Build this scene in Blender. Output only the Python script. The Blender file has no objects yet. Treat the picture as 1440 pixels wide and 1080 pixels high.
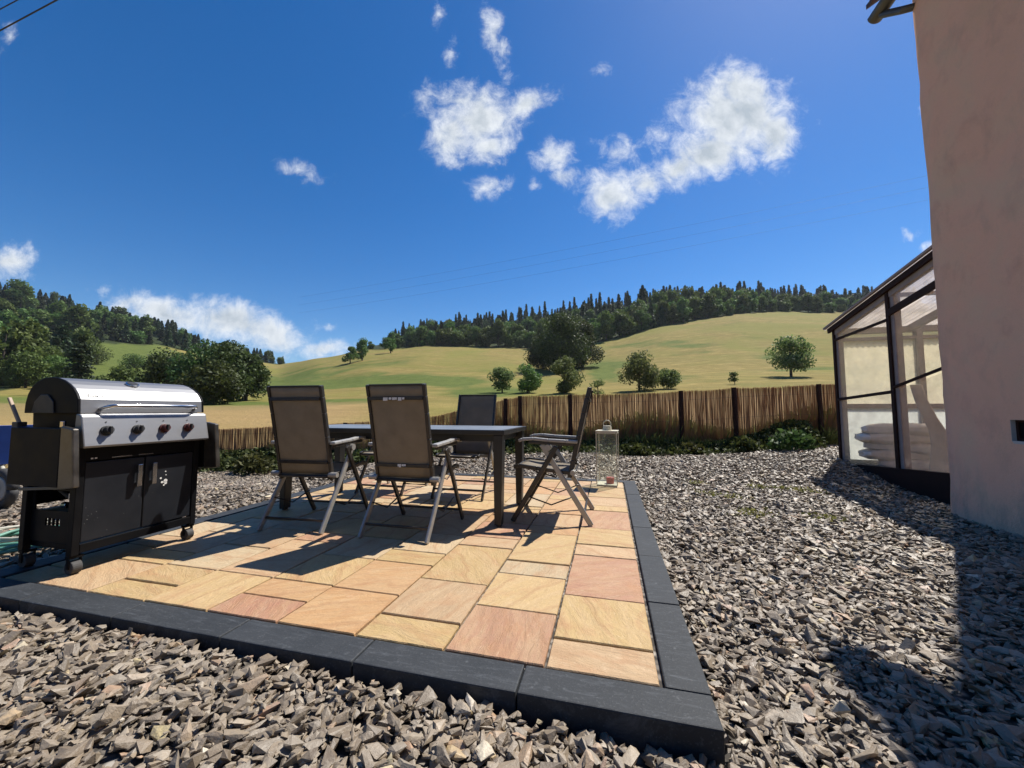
import bpy, bmesh, math, random
import numpy as np
from mathutils import Vector, Matrix, noise as mnoise
R = math.radians
random.seed(7); RNG = np.random.default_rng(7)
scene = bpy.context.scene
COL = scene.collection

# ------------------------------------------------------------------ camera, sky, sun, exposure
YAW = R(14.2); PITCH = math.atan(37/540); EYE = 0.9
cam_d = bpy.data.cameras.new('camera'); cam = bpy.data.objects.new('camera', cam_d); COL.objects.link(cam)
cam_d.sensor_fit = 'HORIZONTAL'; cam_d.angle = 2*math.atan(720/540)
cam_d.clip_start = 0.05; cam_d.clip_end = 6000
cam.location = (0, 0, EYE); cam.rotation_euler = (math.pi/2 + PITCH, 0, YAW)
scene.camera = cam

SUN_EL, SUN_AZ = R(56.0), R(34.5)          # azimuth measured from +Y towards +X
sd = bpy.data.lights.new('sun', 'SUN'); sd.energy = 5.0; sd.angle = R(0.5); sd.color = (1.0, 0.955, 0.88)
sun = bpy.data.objects.new('sun', sd); COL.objects.link(sun)
sv = Vector((math.sin(SUN_AZ)*math.cos(SUN_EL), math.cos(SUN_AZ)*math.cos(SUN_EL), math.sin(SUN_EL)))
sun.rotation_euler = sv.to_track_quat('Z', 'Y').to_euler(); sun.location = (5, 8, 12)

scene.view_settings.view_transform = 'Standard'; scene.view_settings.look = 'None'
scene.view_settings.exposure = 0.60; scene.view_settings.gamma = 1.0
scene.cycles.max_bounces = 8; scene.cycles.transparent_max_bounces = 16

def ray(px, py):                            # direction of a place in the 1440 x 1080 photograph, in the world frame
    u = (px-720)/540; v = (540-py)/540
    f = math.cos(PITCH)-v*math.sin(PITCH); up = math.sin(PITCH)+v*math.cos(PITCH)
    return u, f, up                         # right, forward, up (before the yaw)

def build_world():
    w = bpy.data.worlds.new('World'); scene.world = w; w.use_nodes = True
    nt = w.node_tree; nt.nodes.clear(); N = nt.nodes.new; L = nt.links.new
    def mth(op, a, b=None, c=None, clamp=False):
        n = N('ShaderNodeMath'); n.operation = op; n.use_clamp = clamp
        for i, x in enumerate((a, b, c)):
            if x is None: continue
            if isinstance(x, (int, float)): n.inputs[i].default_value = x
            else: L(x, n.inputs[i])
        return n.outputs[0]
    sky = N('ShaderNodeTexSky'); sky.sky_type = 'NISHITA'; sky.sun_disc = False
    sky.sun_elevation = SUN_EL; sky.sun_rotation = SUN_AZ
    sky.altitude = 600; sky.air_density = 1.0; sky.dust_density = 0.35; sky.ozone_density = 3.5
    tc = N('ShaderNodeTexCoord')
    rot = N('ShaderNodeVectorRotate'); rot.rotation_type = 'Z_AXIS'; rot.inputs['Angle'].default_value = -YAW
    L(tc.outputs['Generated'], rot.inputs['Vector'])
    sp = N('ShaderNodeSeparateXYZ'); L(rot.outputs[0], sp.inputs[0])
    fw = mth('MAXIMUM', sp.outputs[1], 0.02)
    cb = N('ShaderNodeCombineXYZ'); L(mth('DIVIDE', sp.outputs[0], fw), cb.inputs[0]); L(mth('DIVIDE', sp.outputs[2], fw), cb.inputs[1])
    P = cb.outputs[0]
    # domain warp
    wn = N('ShaderNodeTexNoise'); wn.inputs['Scale'].default_value = 9; wn.inputs['Detail'].default_value = 7; wn.inputs['Roughness'].default_value = .62
    L(P, wn.inputs['Vector'])
    vs = N('ShaderNodeVectorMath'); vs.operation = 'SUBTRACT'; L(wn.outputs['Color'], vs.inputs[0]); vs.inputs[1].default_value = (.5, .5, .5)
    vm = N('ShaderNodeVectorMath'); vm.operation = 'SCALE'; L(vs.outputs[0], vm.inputs[0]); vm.inputs['Scale'].default_value = 0.085
    va = N('ShaderNodeVectorMath'); va.operation = 'ADD'; L(P, va.inputs[0]); L(vm.outputs[0], va.inputs[1])
    W = va.outputs[0]
    blobs = [  # x, y, half length, half height, tilt (degrees, anticlockwise), weight
        (672,168,62,50,8,1),(636,190,34,46,0,.9),(738,148,46,20,32,.85),(690,205,42,26,10,.8),(598,142,26,28,0,.5),(650,140,40,22,0,.7),
        (697,50,16,58,12,.62),(618,26,15,18,0,.36),(632,80,11,24,0,.33),(688,262,30,20,0,.55),(778,222,28,28,0,.68),(793,250,22,17,-25,.62),(752,262,16,11,0,.4),
        (1035,165,84,68,0,1.1),(1042,128,48,36,0,1.05),(1088,190,40,46,0,1),(1000,215,76,38,18,1),(955,238,46,28,22,.85),(862,272,46,40,0,.9),(905,256,42,24,20,.8),
        (872,214,34,28,0,.5),(928,190,22,22,0,.42),(425,240,34,13,-15,.38),(845,97,16,10,0,.36),
        (12,368,38,24,-12,.85),(235,440,95,26,-8,.85),(330,455,100,32,-12,.95),(385,470,58,28,-15,.85),(185,428,40,16,0,.7),(455,492,44,13,5,.75),(466,462,18,9,0,.42),
        (1283,328,14,9,0,.5),(1298,155,9,9,0,.5),(1310,345,18,10,30,.6),(6,52,18,20,0,.36),(145,408,18,8,0,.4),(-120,300,90,45,0,.8),(1420,230,80,30,0,.6),(-330,180,90,40,0,.8)]
    dens = None
    for (x, y, a, b, t, wt) in blobs:
        u, f, up = ray(x, y); c = (u/f, up/f, 0); k = 540*f
        mp = N('ShaderNodeMapping'); mp.vector_type = 'TEXTURE'; L(W, mp.inputs['Vector'])
        mp.inputs['Location'].default_value = c; mp.inputs['Rotation'].default_value = (0, 0, R(t)); mp.inputs['Scale'].default_value = (a/k*1.34, b/k*1.34, 1)
        ln = N('ShaderNodeVectorMath'); ln.operation = 'LENGTH'; L(mp.outputs[0], ln.inputs[0])
        d = mth('MULTIPLY_ADD', ln.outputs['Value'], -wt, wt)
        dens = d if dens is None else mth('SMOOTH_MAX', dens, d, 0.08)
    fn = N('ShaderNodeTexNoise'); fn.inputs['Scale'].default_value = 17; fn.inputs['Detail'].default_value = 12; fn.inputs['Roughness'].default_value = .70; fn.inputs['Distortion'].default_value = .35
    L(P, fn.inputs['Vector'])
    nz = mth('SUBTRACT', fn.outputs['Fac'], .5)
    dn = mth('MULTIPLY_ADD', nz, 1.35, dens)
    mr = N('ShaderNodeMapRange'); mr.interpolation_type = 'SMOOTHSTEP'; L(dn, mr.inputs[0]); mr.inputs[1].default_value = .06; mr.inputs[2].default_value = .84
    front = mth('GREATER_THAN', sp.outputs[1], 0.05)
    alpha = mth('MULTIPLY', mth('MULTIPLY', mr.outputs[0], front), .96)
    th = N('ShaderNodeMapRange'); L(mth('MULTIPLY_ADD', nz, -.5, dens), th.inputs[0]); th.inputs[1].default_value = .25; th.inputs[2].default_value = .85
    n3 = N('ShaderNodeTexNoise'); n3.inputs['Scale'].default_value = 14; n3.inputs['Detail'].default_value = 6; L(W, n3.inputs['Vector'])
    sh = mth('MULTIPLY', th.outputs[0], mth('MULTIPLY_ADD', n3.outputs['Fac'], 1.9, -.22), clamp=True)
    cm = N('ShaderNodeMix'); cm.data_type = 'RGBA'; L(sh, cm.inputs['Factor'])
    cm.inputs['A'].default_value = (.68, .70, .72, 1); cm.inputs['B'].default_value = (.33, .375, .42, 1)
    hs = N('ShaderNodeHueSaturation'); hs.inputs['Saturation'].default_value = 1.40; hs.inputs['Hue'].default_value = .505; hs.inputs['Value'].default_value = 1.0; L(sky.outputs[0], hs.inputs['Color'])
    b1 = N('ShaderNodeBackground'); L(hs.outputs[0], b1.inputs['Color']); b1.inputs['Strength'].default_value = 0.083
    b2 = N('ShaderNodeBackground'); L(cm.outputs['Result'], b2.inputs['Color']); b2.inputs['Strength'].default_value = 1.0
    mx = N('ShaderNodeMixShader'); L(alpha, mx.inputs[0]); L(b1.outputs[0], mx.inputs[1]); L(b2.outputs[0], mx.inputs[2])
    out = N('ShaderNodeOutputWorld'); L(mx.outputs[0], out.inputs['Surface'])
build_world()

# ------------------------------------------------------------------ materials
class NT:
    """tiny node helper"""
    def __init__(s, name):
        s.m = bpy.data.materials.new(name); s.m.use_nodes = True; s.t = s.m.node_tree; s.t.nodes.clear()
        s.out = s.t.nodes.new('ShaderNodeOutputMaterial')
    def n(s, typ, **kw):
        nd = s.t.nodes.new(typ)
        for k, v in kw.items(): setattr(nd, k, v)
        return nd
    def l(s, a, b): s.t.links.new(a, b)
    def coord(s, kind='Object', scale=(1, 1, 1), rot=(0, 0, 0)):
        tc = s.n('ShaderNodeTexCoord'); mp = s.n('ShaderNodeMapping')
        s.l(tc.outputs[kind], mp.inputs[0]); mp.inputs['Scale'].default_value = scale; mp.inputs['Rotation'].default_value = rot
        return mp.outputs[0]
    def pos(s, scale=(1, 1, 1)):
        g = s.n('ShaderNodeNewGeometry'); mp = s.n('ShaderNodeMapping'); s.l(g.outputs['Position'], mp.inputs[0]); mp.inputs['Scale'].default_value = scale
        return mp.outputs[0]
    def noise(s, vec, scale, detail=4, rough=.55, dist=0):
        n = s.n('ShaderNodeTexNoise'); s.l(vec, n.inputs['Vector']); n.inputs['Scale'].default_value = scale
        n.inputs['Detail'].default_value = detail; n.inputs['Roughness'].default_value = rough; n.inputs['Distortion'].default_value = dist
        return n.outputs['Fac']
    def ramp(s, fac, stops, interp='LINEAR'):
        r = s.n('ShaderNodeValToRGB'); s.l(fac, r.inputs[0]); e = r.color_ramp.elements; r.color_ramp.interpolation = interp
        while len(e) > 1: e.remove(e[-1])
        e[0].position = stops[0][0]; e[0].color = (*stops[0][1], 1)
        for p, c in stops[1:]:
            x = e.new(p); x.color = (*c, 1)
        return r.outputs[0]
    def rng(s, fac, a, b, c=0, d=1):
        n = s.n('ShaderNodeMapRange'); s.l(fac, n.inputs[0])
        for i, v in enumerate((a, b, c, d)): n.inputs[i+1].default_value = v
        return n.outputs[0]
    def mix(s, fac, a, b, mode='MIX'):
        n = s.n('ShaderNodeMix', data_type='RGBA', blend_type=mode)
        for key, v in (('Factor', fac), ('A', a), ('B', b)):
            if isinstance(v, (int, float)): n.inputs[key].default_value = v
            elif isinstance(v, tuple): n.inputs[key].default_value = (*v, 1)
            else: s.l(v, n.inputs[key])
        return n.outputs['Result']
    def mul(s, a, b):
        n = s.n('ShaderNodeMath', operation='MULTIPLY')
        for i, v in enumerate((a, b)):
            if isinstance(v, (int, float)): n.inputs[i].default_value = v
            else: s.l(v, n.inputs[i])
        return n.outputs[0]
    def add(s, a, b):
        n = s.n('ShaderNodeMath', operation='ADD')
        for i, v in enumerate((a, b)):
            if isinstance(v, (int, float)): n.inputs[i].default_value = v
            else: s.l(v, n.inputs[i])
        return n.outputs[0]
    def bump(s, h, strength=.3, dist=.01):
        b = s.n('ShaderNodeBump'); s.l(h, b.inputs['Height']); b.inputs['Strength'].default_value = strength; b.inputs['Distance'].default_value = dist
        return b.outputs[0]
    def bsdf(s, color, rough=.6, metal=0, bump=None, spec=None):
        p = s.n('ShaderNodeBsdfPrincipled')
        if isinstance(color, tuple): p.inputs['Base Color'].default_value = (*color, 1)
        else: s.l(color, p.inputs['Base Color'])
        if isinstance(rough, (int, float)): p.inputs['Roughness'].default_value = rough
        else: s.l(rough, p.inputs['Roughness'])
        p.inputs['Metallic'].default_value = metal
        if spec is not None: p.inputs['Specular IOR Level'].default_value = spec
        if bump is not None: s.l(bump, p.inputs['Normal'])
        s.l(p.outputs[0], s.out.inputs[0]); return p

def simple(name, color, rough=.5, metal=0, var=.12, scale=18, bump=.06):
    t = NT(name); v = t.coord(); f = t.noise(v, scale, 5)
    lo = tuple(c*(1-var) for c in color); hi = tuple(min(1, c*(1+var)) for c in color)
    c = t.ramp(f, [(.3, lo), (.7, hi)])
    r = t.rng(f, .3, .7, max(.05, rough-.06), min(1, rough+.06))
    t.bsdf(c, r, metal, t.bump(t.noise(v, scale*6, 3), bump, .004)); return t.m

M = {}
M['frame_dark'] = simple('frame_dark', (.055, .05, .046), .38, .5, .15, 25, .03)
M['arm_grey'] = simple('arm_grey', (.34, .33, .31), .42, .1, .12, 20, .04)
M['leg_taupe'] = simple('leg_taupe', (.36, .345, .32), .4, .4, .12, 20, .03)
M['black_paint'] = simple('black_paint', (.009, .009, .010), .45, 0, .2, 12, .05)
M['black_paint'].node_tree.nodes['Principled BSDF'].inputs['Specular IOR Level'].default_value = .08
M['table_frame'] = simple('table_frame', (.016, .016, .017), .4, 0, .2, 15, .04)
M['black_plastic'] = simple('black_plastic', (.02, .02, .021), .5, 0, .2, 30, .1)
M['rubber'] = simple('rubber', (.045, .043, .042), .75, 0, .2, 30, .1)
M['chrome'] = simple('chrome', (.62, .62, .62), .16, 1, .05, 10, 0.0)
M['red_enamel'] = simple('red_enamel', (.055, .009, .008), .4, 0, .1, 20, .03)
M['candle_wax'] = simple('candle_wax', (.42, .06, .05), .5, 0, .1, 20, .05)
M['cream_metal'] = simple('cream_metal', (.54, .50, .38), .5, 0, .12, 25, .05)
M['dark_wood'] = simple('dark_wood', (.030, .014, .011), .7, 0, .3, 14, .25); M['dark_wood'].node_tree.nodes['Principled BSDF'].inputs['Specular IOR Level'].default_value = .2
M['grey_wood'] = simple('grey_wood', (.30, .26, .25), .7, 0, .15, 10, .15)
M['cushion'] = simple('cushion', (.80, .71, .60), .9, 0, .08, 6, .25)
M['board'] = simple('board', (.48, .42, .37), .7, 0, .14, 7, .15)
M['pale_paint'] = simple('pale_paint', (.5, .5, .47), .6, 0, .08, 6, .08)
M['concrete'] = simple('concrete', (.42, .40, .37), .85, 0, .14, 5, .3)
M['tile_roof'] = simple('tile_roof', (.075, .05, .05), .75, 0, .3, 8, .3)
M['zinc'] = simple('zinc', (.11, .115, .115), .45, .6, .2, 8, .08)
M['blue_paint'] = simple('blue_paint', (.015, .09, .42), .4, 0, .1, 8, .04)
M['hose_green'] = simple('hose_green', (.10, .26, .19), .5, 0, .1, 8, .04)
M['hose_pale'] = simple('hose_pale', (.42, .40, .33), .55, 0, .1, 8, .04)
M['cable'] = simple('cable', (.012, .012, .014), .6, 0, .1, 4, .0)
M['print_black'] = simple('print_black', (.03, .03, .03), .5, 0, .1, 8, .0)
M['tag_white'] = simple('tag_white', (.75, .74, .70), .7, 0, .1, 60, .0)
M['utensil_wood'] = simple('utensil_wood', (.34, .25, .17), .6, 0, .15, 30, .1)
M['trunk'] = simple('trunk', (.07, .052, .038), .9, 0, .3, 6, .4)

def mk_steel():
    t = NT('brushed_steel'); v = t.coord(scale=(60, 1.2, 60)); f = t.noise(v, 6, 4)
    g = t.noise(t.coord(), 5, 5)
    c = t.mix(t.rng(g, .35, .7), (.33, .33, .335), (.25, .25, .255))
    p = t.bsdf(c, t.add(t.rng(f, .3, .7, .44, .52), t.rng(g, .4, .75, 0, .10)), 1, t.bump(f, .05, .002)); return t.m
M['steel'] = mk_steel()
M['steel_dark'] = simple('steel_dark', (.16, .145, .125), .38, .9, .25, 12, .05)
def mk_doors():
    t = NT('door_paint'); v = t.coord(); g = t.noise(v, 6, 5)
    c = t.ramp(g, [(.3, (.013, .0148, .019)), (.7, (.021, .023, .028))])
    vo = t.n('ShaderNodeTexVoronoi'); t.l(v, vo.inputs['Vector']); vo.inputs['Scale'].default_value = 62
    hf = t.n('ShaderNodeTexNoise'); t.l(v, hf.inputs['Vector']); hf.inputs['Scale'].default_value = 7
    spk = t.mul(t.rng(vo.outputs['Distance'], .10, .17, 1, 0), t.rng(hf.outputs['Fac'], .56, .66))
    c = t.mix(t.mul(spk, .6), c, (.35, .35, .34))
    t.bsdf(c, t.rng(g, .3, .7, .38, .5), 0, t.bump(g, .05, .003), .25); return t.m
M['door_paint'] = mk_doors()
def mk_fabric():
    t = NT('sling_fabric'); v = t.coord()
    w1 = t.n('ShaderNodeTexWave', wave_type='BANDS', bands_direction='X'); t.l(v, w1.inputs[0]); w1.inputs['Scale'].default_value = 120
    w2 = t.n('ShaderNodeTexWave', wave_type='BANDS', bands_direction='Z'); t.l(v, w2.inputs[0]); w2.inputs['Scale'].default_value = 120
    g = t.noise(v, 9, 5)
    c = t.ramp(g, [(.3, (.235, .196, .142)), (.7, (.30, .25, .186))])
    h = t.add(w1.outputs['Fac'], w2.outputs['Fac'])
    p = t.n('ShaderNodeBsdfPrincipled'); t.l(c, p.inputs['Base Color']); p.inputs['Roughness'].default_value = .72; t.l(t.bump(h, .25, .001), p.inputs['Normal'])
    tr = t.n('ShaderNodeBsdfTranslucent'); t.l(c, tr.inputs[0])
    mx = t.n('ShaderNodeMixShader'); mx.inputs[0].default_value = .36; t.l(p.outputs[0], mx.inputs[1]); t.l(tr.outputs[0], mx.inputs[2]); t.l(mx.outputs[0], t.out.inputs[0]); return t.m
M['fabric'] = mk_fabric()
def mk_tabletop():
    t = NT('table_top'); v = t.coord(); g = t.noise(v, 4, 6); s2 = t.noise(v, 90, 3)
    c = t.ramp(g, [(.3, (.12, .143, .175)), (.7, (.165, .19, .225))])
    t.bsdf(c, t.add(t.rng(g, .3, .7, .44, .56), 0), 0, t.bump(s2, .05, .002)); return t.m
M['table_top'] = mk_tabletop()
def mk_glass(name, tint=(1, 1, 1), dust=(.6, .6, .55), amount=.05, transl=.5):
    t = NT(name); v = t.coord(); g = t.noise(v, 5, 6)
    tr = t.n('ShaderNodeBsdfTransparent'); tr.inputs[0].default_value = (*tint, 1)
    gl = t.n('ShaderNodeBsdfGlossy'); gl.inputs['Roughness'].default_value = .02; gl.inputs[0].default_value = (1, 1, 1, 1)
    fr = t.n('ShaderNodeFresnel'); fr.inputs[0].default_value = 1.45
    gb = t.n('ShaderNodeNewGeometry'); m1 = t.n('ShaderNodeMixShader'); t.l(t.mul(fr.outputs[0], t.rng(gb.outputs['Backfacing'], 0, 1, 1, 0)), m1.inputs[0]); t.l(tr.outputs[0], m1.inputs[1]); t.l(gl.outputs[0], m1.inputs[2])
    df = t.n('ShaderNodeBsdfDiffuse'); df.inputs[0].default_value = (*dust, 1)
    tl = t.n('ShaderNodeBsdfTranslucent'); tl.inputs[0].default_value = (*dust, 1)
    m2 = t.n('ShaderNodeMixShader'); m2.inputs[0].default_value = transl; t.l(df.outputs[0], m2.inputs[1]); t.l(tl.outputs[0], m2.inputs[2])
    m3 = t.n('ShaderNodeMixShader'); t.l(t.rng(g, .3, .75, amount*.6, amount*1.5), m3.inputs[0]); t.l(m1.outputs[0], m3.inputs[1]); t.l(m2.outputs[0], m3.inputs[2])
    t.l(m3.outputs[0], t.out.inputs[0]); return t.m
M['glass'] = mk_glass('window_glass', amount=.16)
M['glass_lantern'] = mk_glass('lantern_glass', (.98, .99, .97), amount=.025)
M['frosted'] = mk_glass('frosted_sheet', (.95, .92, .8), (.88, .83, .68), amount=.7, transl=.88)
M['frosted_low'] = mk_glass('milky_sheet', (.95, .95, .9), (.90, .91, .85), amount=.8, transl=.88)
def mk_poly():
    t = NT('corrugated_polycarbonate'); v = t.coord(); w = t.n('ShaderNodeTexWave', wave_type='BANDS', bands_direction='X'); t.l(v, w.inputs[0]); w.inputs['Scale'].default_value = 4.2
    g = t.noise(v, 3, 5)
    c = t.mix(w.outputs['Fac'], (.52, .46, .42), (.70, .64, .585)); c = t.mix(t.rng(g, .4, .8), c, (.36, .31, .27))
    d = t.n('ShaderNodeBsdfDiffuse'); t.l(c, d.inputs[0]); tl = t.n('ShaderNodeBsdfTranslucent'); t.l(c, tl.inputs[0])
    mx = t.n('ShaderNodeMixShader'); mx.inputs[0].default_value = .78; t.l(d.outputs[0], mx.inputs[1]); t.l(tl.outputs[0], mx.inputs[2]); tp = t.n('ShaderNodeBsdfTransparent'); m2 = t.n('ShaderNodeMixShader'); m2.inputs[0].default_value = .42; t.l(mx.outputs[0], m2.inputs[1]); t.l(tp.outputs[0], m2.inputs[2]); t.l(m2.outputs[0], t.out.inputs[0]); return t.m
M['poly'] = mk_poly()
def mk_render():
    t = NT('house_render'); v = t.pos(); a = t.noise(v, 1.1, 6, .6, .4); b = t.noise(t.pos((1, 1, .8)), 3.6, 6, .62, .25); c2 = t.noise(v, 40, 4)
    c = t.ramp(a, [(.32, (.78, .51, .345)), (.5, (.85, .53, .375)), (.68, (.78, .56, .39))])
    c = t.mix(t.rng(b, .52, .72, 0, .6), c, (.66, .39, .29))
    c = t.mix(t.rng(t.noise(t.pos((2.2, 2.2, 1.1)), 1.6, 6, .62, .3), .54, .72, 0, .28), c, (.40, .335, .265))
    gr = t.noise(v, 150, 3, .7); c = t.mix(t.rng(gr, .5, .8, 0, .25), c, (.45, .34, .26))
    spl = t.noise(t.pos((3, 3, 1.2)), 2.5, 6, .7); sz = t.n('ShaderNodeSeparateXYZ'); t.l(v, sz.inputs[0]); st_ = t.mul(t.rng(sz.outputs[2], -.1, .55, 1, 0), t.rng(spl, .48, .62)); c = t.mix(t.mul(st_, .5), c, (.36, .31, .25))
    h = t.add(t.mul(b, 1.2), t.add(t.mul(c2, .6), t.mul(gr, .35)))
    t.bsdf(c, .9, 0, t.bump(h, .55, .02), .2); return t.m
M['render'] = mk_render()
def mk_tile():
    t = NT('sandstone'); at = t.n('ShaderNodeAttribute', attribute_name='tint'); v = t.pos()
    gi = t.n('ShaderNodeNewGeometry')
    ofs = t.n('ShaderNodeVectorMath', operation='SCALE'); cmb = t.n('ShaderNodeCombineXYZ'); t.l(gi.outputs['Random Per Island'], cmb.inputs[0]); t.l(gi.outputs['Random Per Island'], cmb.inputs[1])
    t.l(cmb.outputs[0], ofs.inputs[0]); ofs.inputs['Scale'].default_value = 40
    ad = t.n('ShaderNodeVectorMath', operation='ADD'); t.l(v, ad.inputs[0]); t.l(ofs.outputs[0], ad.inputs[1])
    rt = t.n('ShaderNodeVectorRotate', rotation_type='Z_AXIS'); t.l(ad.outputs[0], rt.inputs[0]); t.l(t.mul(gi.outputs['Random Per Island'], 6.28), rt.inputs['Angle'])
    mp = t.n('ShaderNodeMapping'); t.l(rt.outputs[0], mp.inputs[0]); mp.inputs['Scale'].default_value = (1, 3.2, 1)
    band = t.noise(mp.outputs[0], 3.2, 6, .6, 1.6); fine = t.noise(ad.outputs[0], 55, 5, .65); blot = t.noise(ad.outputs[0], 7, 4)
    c = t.mix(t.rng(band, .35, .65, 0, .42), at.outputs['Color'], (.52, .37, .21), 'MIX')
    c = t.mix(t.rng(blot, .5, .72, 0, .55), c, (.40, .2, .095))
    c = t.mix(t.rng(fine, .35, .7, 0, .3), c, (.33, .22, .12))
    wv = t.n('ShaderNodeTexWave', wave_type='BANDS', bands_direction='Y'); t.l(rt.outputs[0], wv.inputs[0]); wv.inputs['Scale'].default_value = 1.7; wv.inputs['Distortion'].default_value = 9; wv.inputs['Detail'].default_value = 5; wv.inputs['Detail Scale'].default_value = .8
    c = t.mix(t.rng(wv.outputs['Fac'], .90, .995, 0, .32), c, (.33, .17, .08)); vn = t.noise(mp.outputs[0], 9, 8, .7, 2.5); c = t.mix(t.rng(vn, .56, .70, 0, .45), c, (.36, .2, .1)); c = t.mix(t.rng(vn, .30, .42, .35, 0), c, (.62, .5, .34))
    rv = t.noise(mp.outputs[0], 6, 9, .72, 1.5); h = t.add(t.mul(wv.outputs['Fac'], .4), t.add(t.mul(fine, .3), t.mul(rv, 2.0)))
    t.bsdf(c, t.rng(fine, .3, .7, .52, .7), 0, t.bump(h, .7, .008), .35); return t.m
M['sandstone'] = mk_tile()
def mk_kerb():
    t = NT('kerb_concrete'); v = t.pos(); a = t.noise(v, 3, 6, .6, .4); b = t.noise(v, 130, 3, .6); s2 = t.noise(v, 30, 6, .7)
    gi = t.n('ShaderNodeNewGeometry')
    c = t.ramp(a, [(.3, (.018, .0205, .023)), (.7, (.036, .039, .043))])
    c = t.mix(t.mul(gi.outputs['Random Per Island'], .35), c, (.055, .061, .07))
    c = t.mix(t.rng(s2, .60, .76, 0, .5), c, (.16, .17, .18)); c = t.mix(t.rng(b, .58, .75, 0, .4), c, (.12, .125, .13))
    sc = t.noise(t.pos((1, 6, 1)), 9, 7, .75, 1.2); c = t.mix(t.rng(sc, .52, .72, 0, .4), c, (.13, .14, .155))
    t.bsdf(c, t.rng(a, .3, .7, .55, .72), 0, t.bump(t.add(b, t.mul(s2, .4)), .35, .0025), .22); return t.m
M['kerb'] = mk_kerb()
def mk_stone():
    t = NT('gravel_stone'); gi = t.n('ShaderNodeNewGeometry'); v = t.pos()
    c = t.ramp(gi.outputs['Random Per Island'], [(0, (.115, .085, .058)), (.14, (.235, .182, .125)), (.3, (.17, .136, .098)), (.46, (.30, .237, .165)), (.58, (.13, .10, .07)), (.7, (.26, .20, .138)), (.8, (.21, .176, .136)), (.9, (.34, .28, .205)), (.945, (.34, .21, .118)), (.965, (.38, .25, .175)), (.98, (.44, .35, .17)), (1, (.60, .53, .43))])
    n1 = t.noise(v, 70, 5, .65); n2 = t.noise(v, 1.6, 3)
    c = t.mix(t.rng(n1, .40, .64, 0, .5), c, (.18, .15, .115)); c = t.mix(t.rng(n1, .55, .8, 0, .3), c, (.40, .33, .245))
    c = t.mix(t.rng(n2, .5, .75, 0, .3), c, (.27, .235, .19))
    t.bsdf(c, t.rng(n1, .3, .7, .40, .6), 0, t.bump(n1, .6, .006), .5); return t.m
M['stone'] = mk_stone()
def mk_gravelbase():
    t = NT('gravel_base'); v = t.pos(); vo = t.n('ShaderNodeTexVoronoi'); t.l(v, vo.inputs[0]); vo.inputs['Scale'].default_value = 28
    sx = t.n('ShaderNodeSeparateColor'); t.l(vo.outputs['Color'], sx.inputs[0])
    c = t.ramp(sx.outputs[0], [(0, (.10, .088, .075)), (.5, (.24, .21, .18)), (1, (.33, .30, .26))])
    c = t.mix(t.rng(vo.outputs['Distance'], .25, .6), c, (.05, .044, .038))
    t.bsdf(c, .9, 0, t.bump(vo.outputs['Distance'], -.8, .02), .2); return t.m
M['gravel_base'] = mk_gravelbase()
def mk_field():
    t = NT('hay_meadow'); v = t.pos(); at = t.n('ShaderNodeAttribute', attribute_name='cover'); sx = t.n('ShaderNodeSeparateColor'); t.l(at.outputs['Color'], sx.inputs[0])
    a = t.noise(v, .05, 6, .6, .5); b = t.noise(v, .4, 6, .65); f = t.noise(v, 3.2, 4, .7); st = t.noise(t.pos((.03, .25, .3)), 1, 5, .6, .6)
    dry = t.ramp(b, [(.3, (.235, .178, .055)), (.5, (.305, .235, .078)), (.7, (.385, .295, .112))])
    dry = t.mix(t.rng(st, .42, .6, 0, .6), dry, (.165, .15, .05))
    dry = t.mix(t.rng(f, .35, .7, 0, .35), dry, (.13, .10, .025)); m2 = t.noise(t.pos((.22, .8, .8)), 1, 4, .6, .8); dry = t.mix(t.rng(m2, .40, .62, 0, .7), dry, (.17, .135, .038)); dry = t.mix(t.rng(m2, .3, .42, .35, 0), dry, (.42, .32, .12)); lg = t.noise(v, .022, 5, .6, 1.0); dry = t.mix(t.rng(lg, .44, .60, 0, .75), dry, (.175, .175, .04))
    nf = t.noise(t.pos((1.2, 2.5, 2.5)), 1.3, 5, .65, .5); dry = t.mix(t.rng(nf, .45, .68, 0, .3), dry, (.20, .14, .05))
    grn = t.ramp(b, [(.3, (.075, .10, .022)), (.7, (.125, .15, .036))])
    gm = t.add(t.mul(sx.outputs[0], 1.0), t.rng(a, .45, .7, -.1, .5))
    c = t.mix(t.rng(gm, .28, .72), dry, grn)
    rust = t.mix(t.rng(f, .35, .7), (.38, .235, .125), (.29, .19, .085)); c = t.mix(sx.outputs[2], c, rust)
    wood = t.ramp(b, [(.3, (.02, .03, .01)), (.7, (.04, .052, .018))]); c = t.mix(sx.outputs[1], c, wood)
    t.bsdf(c, .95, 0, t.bump(t.add(b, f), .6, .25), .1); return t.m
M['field'] = mk_field()
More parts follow.
